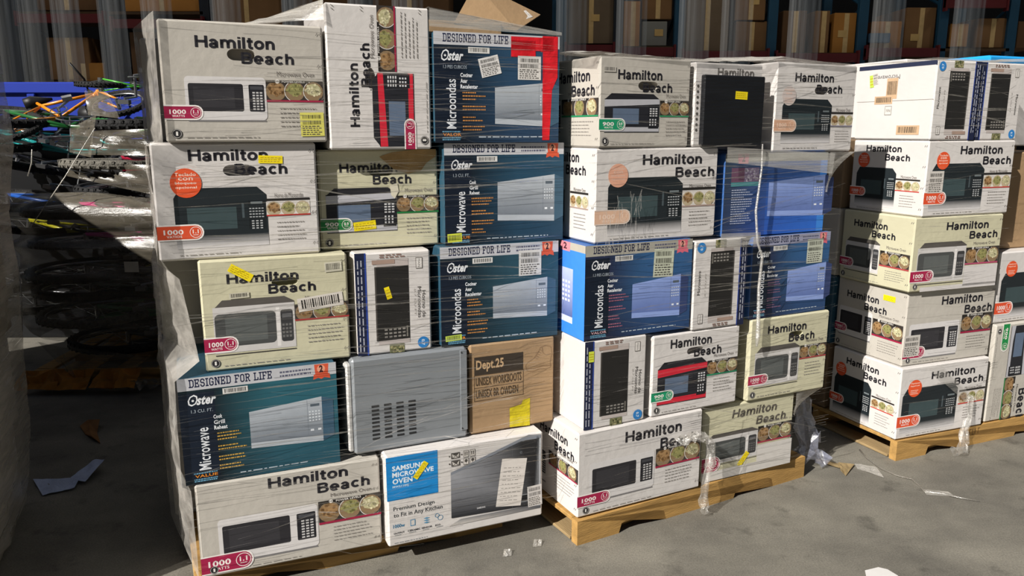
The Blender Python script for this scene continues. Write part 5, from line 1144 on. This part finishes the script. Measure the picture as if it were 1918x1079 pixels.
# ================================================================== LITTER ON THE FLOOR
def litter(name, pts, lab, cat, m, thick_=.0015, z=.002, lift=None):
    bm = bmesh.new(); A = [bm.verts.new((x, y, z + (lift[i] if lift else 0))) for i, (x, y) in enumerate(pts)]; f_ = bm.faces.new(A); r_ = bmesh.ops.extrude_face_region(bm, geom=[f_]); bmesh.ops.translate(bm, vec=(0, 0, thick_), verts=[v for v in r_['geom'] if isinstance(v, bmesh.types.BMVert)])
    cx = sum(p[0] for p in pts) / len(pts); cy = sum(p[1] for p in pts) / len(pts); bmesh.ops.translate(bm, vec=(-cx, -cy, 0), verts=bm.verts)
    return tag(link(name, bm_mesh(bm, name), m, loc=(cx, cy, 0)), lab, cat)
def G(px, py):
    d = at(px, py, 1.0) - Vector((0, 0, 1.5)); t = -1.5 / d.z; return (d.x * t, d.y * t)
PAPER = mat('scrap_paper', '#d6d4d2', .7, .06, 10); PAPERB = mat('pale_blue_cloth', '#b9c6e6', .8, .1, 14, .4, 40); STRAP = mat('tan_strap', '#8d7a58', .7, .2, 20); CARD2 = mat('torn_brown_card', '#8c6238', .85, .2, 14)
litter('paper_scrap', [G(1620, 1070), G(1645, 1064), G(1662, 1068), G(1682, 1080), G(1690, 1095), G(1625, 1095)], 'white scrap of paper at the bottom edge of the floor', 'paper', PAPER)
litter('torn_cardboard', [G(150, 800), G(165, 792), G(188, 798), G(182, 812), G(188, 832), G(172, 826), G(160, 815)], 'torn brown cardboard scrap lying in the dark shade', 'cardboard', CARD2, .004, .003, [0, .01, .03, .0, .0, .02, .0])
cl = empty('crumpled_cloth', (*G(150, 905), 0), 0, 'pale blue crumpled cloth and paper on the shaded floor', 'cloth')
c0 = Vector((*G(150, 905), 0))
def gl(px, py, z): return Vector((*G(px, py), z)) - c0
bm = bmesh.new(); patch(bm, gl(128, 902, .01), gl(178, 872, .03), gl(198, 880, .05), gl(160, 908, .015), 8, 5, .006, 3); link('folded_sheet', bm_mesh(bm, 'folded_sheet', True), PAPERB, cl)
bm = bmesh.new(); patch(bm, gl(62, 900, .006), gl(150, 903, .02), gl(140, 918, .01), gl(80, 930, .006), 10, 4, .006, 5); link('trailing_corner', bm_mesh(bm, 'trailing_corner', True), PAPERB, cl)
# film torn off beside the middle pallet
fb = empty('film_bundle', (*G(1505, 868), 0), 0, 'bundle of bluish crumpled film beside the middle pallet end', 'plastic film'); c0 = Vector((*G(1505, 868), 0))
bm = bmesh.new(); crumple(bm, [(.0, .05, .30), (.0, .03, .20), (.01, .0, .10), (.02, -.01, .02)], .03, .08, 33, 9, 12); link('bundle_sheet', bm_mesh(bm, 'bundle_sheet'), film_material('blue_film', .25, .7, '#a6abc0', gloss=.45), fb)
c0 = Vector((*G(1590, 880), 0)); st = empty('torn_strap', c0, 0, 'tan cardboard strap with torn end trailing from the film bundle', 'strap')
bm = bmesh.new(); patch(bm, gl(1530, 862, .012), gl(1575, 872, .006), gl(1572, 879, .006), gl(1528, 868, .012), 6, 2, .002, 1); patch(bm, gl(1570, 868, .006), gl(1600, 874, .012), gl(1584, 893, .004), gl(1574, 884, .006), 4, 4, .003, 2); link('card_end', bm_mesh(bm, 'card_end'), STRAP, st)
bm = bmesh.new(); patch(bm, gl(1600, 872, .01), gl(1640, 880, .015), gl(1656, 896, .004), gl(1606, 880, .004), 8, 3, .005, 7); link('film_end', bm_mesh(bm, 'film_end', True), FILM_HAZY, st)
c0 = Vector((*G(1735, 910), 0)); sf = empty('film_strip', c0, 0, 'long thin strip of torn film lying across the floor before the far pallet', 'plastic film')
bm = bmesh.new(); tube(bm, [gl(1610, 845, .006), gl(1622, 860, .008), gl(1650, 880, .006), gl(1680, 893, .005), gl(1708, 900, .006), gl(1722, 912, .005), gl(1732, 924, .006), gl(1765, 928, .008), gl(1800, 935, .006), gl(1835, 941, .004)], [.004, .003, .004, .003, .003, .003, .006, .006, .003, .002], 5); link('twisted_strip', bm_mesh(bm, 'twisted_strip', True), film_material('grey_film_strip', .5, .95, '#8f8a80', gloss=.4), sf)
bm = bmesh.new(); patch(bm, gl(1728, 918, .004), gl(1775, 926, .012), gl(1790, 932, .004), gl(1735, 928, .003), 6, 3, .003, 8); link('frayed_film', bm_mesh(bm, 'frayed_film', True), FILM_HAZY, sf)
for k, (px, py, lab) in enumerate(((1006, 1022, 'small clear film scrap between the two nearer pallets'), (950, 1040, 'tiny clear film scrap before the nearest pallet'))):
    c0 = Vector((*G(px, py), 0)); bm = bmesh.new(); patch(bm, gl(px - 8, py + 4, .003), gl(px + 8, py + 2, .003), gl(px + 9, py - 6, .012), gl(px - 6, py - 7, .01), 5, 4, .004, 60 + k); tag(link('film_scrap', bm_mesh(bm, 'film_scrap'), FILM_HAZY, loc=c0), lab, 'plastic film')
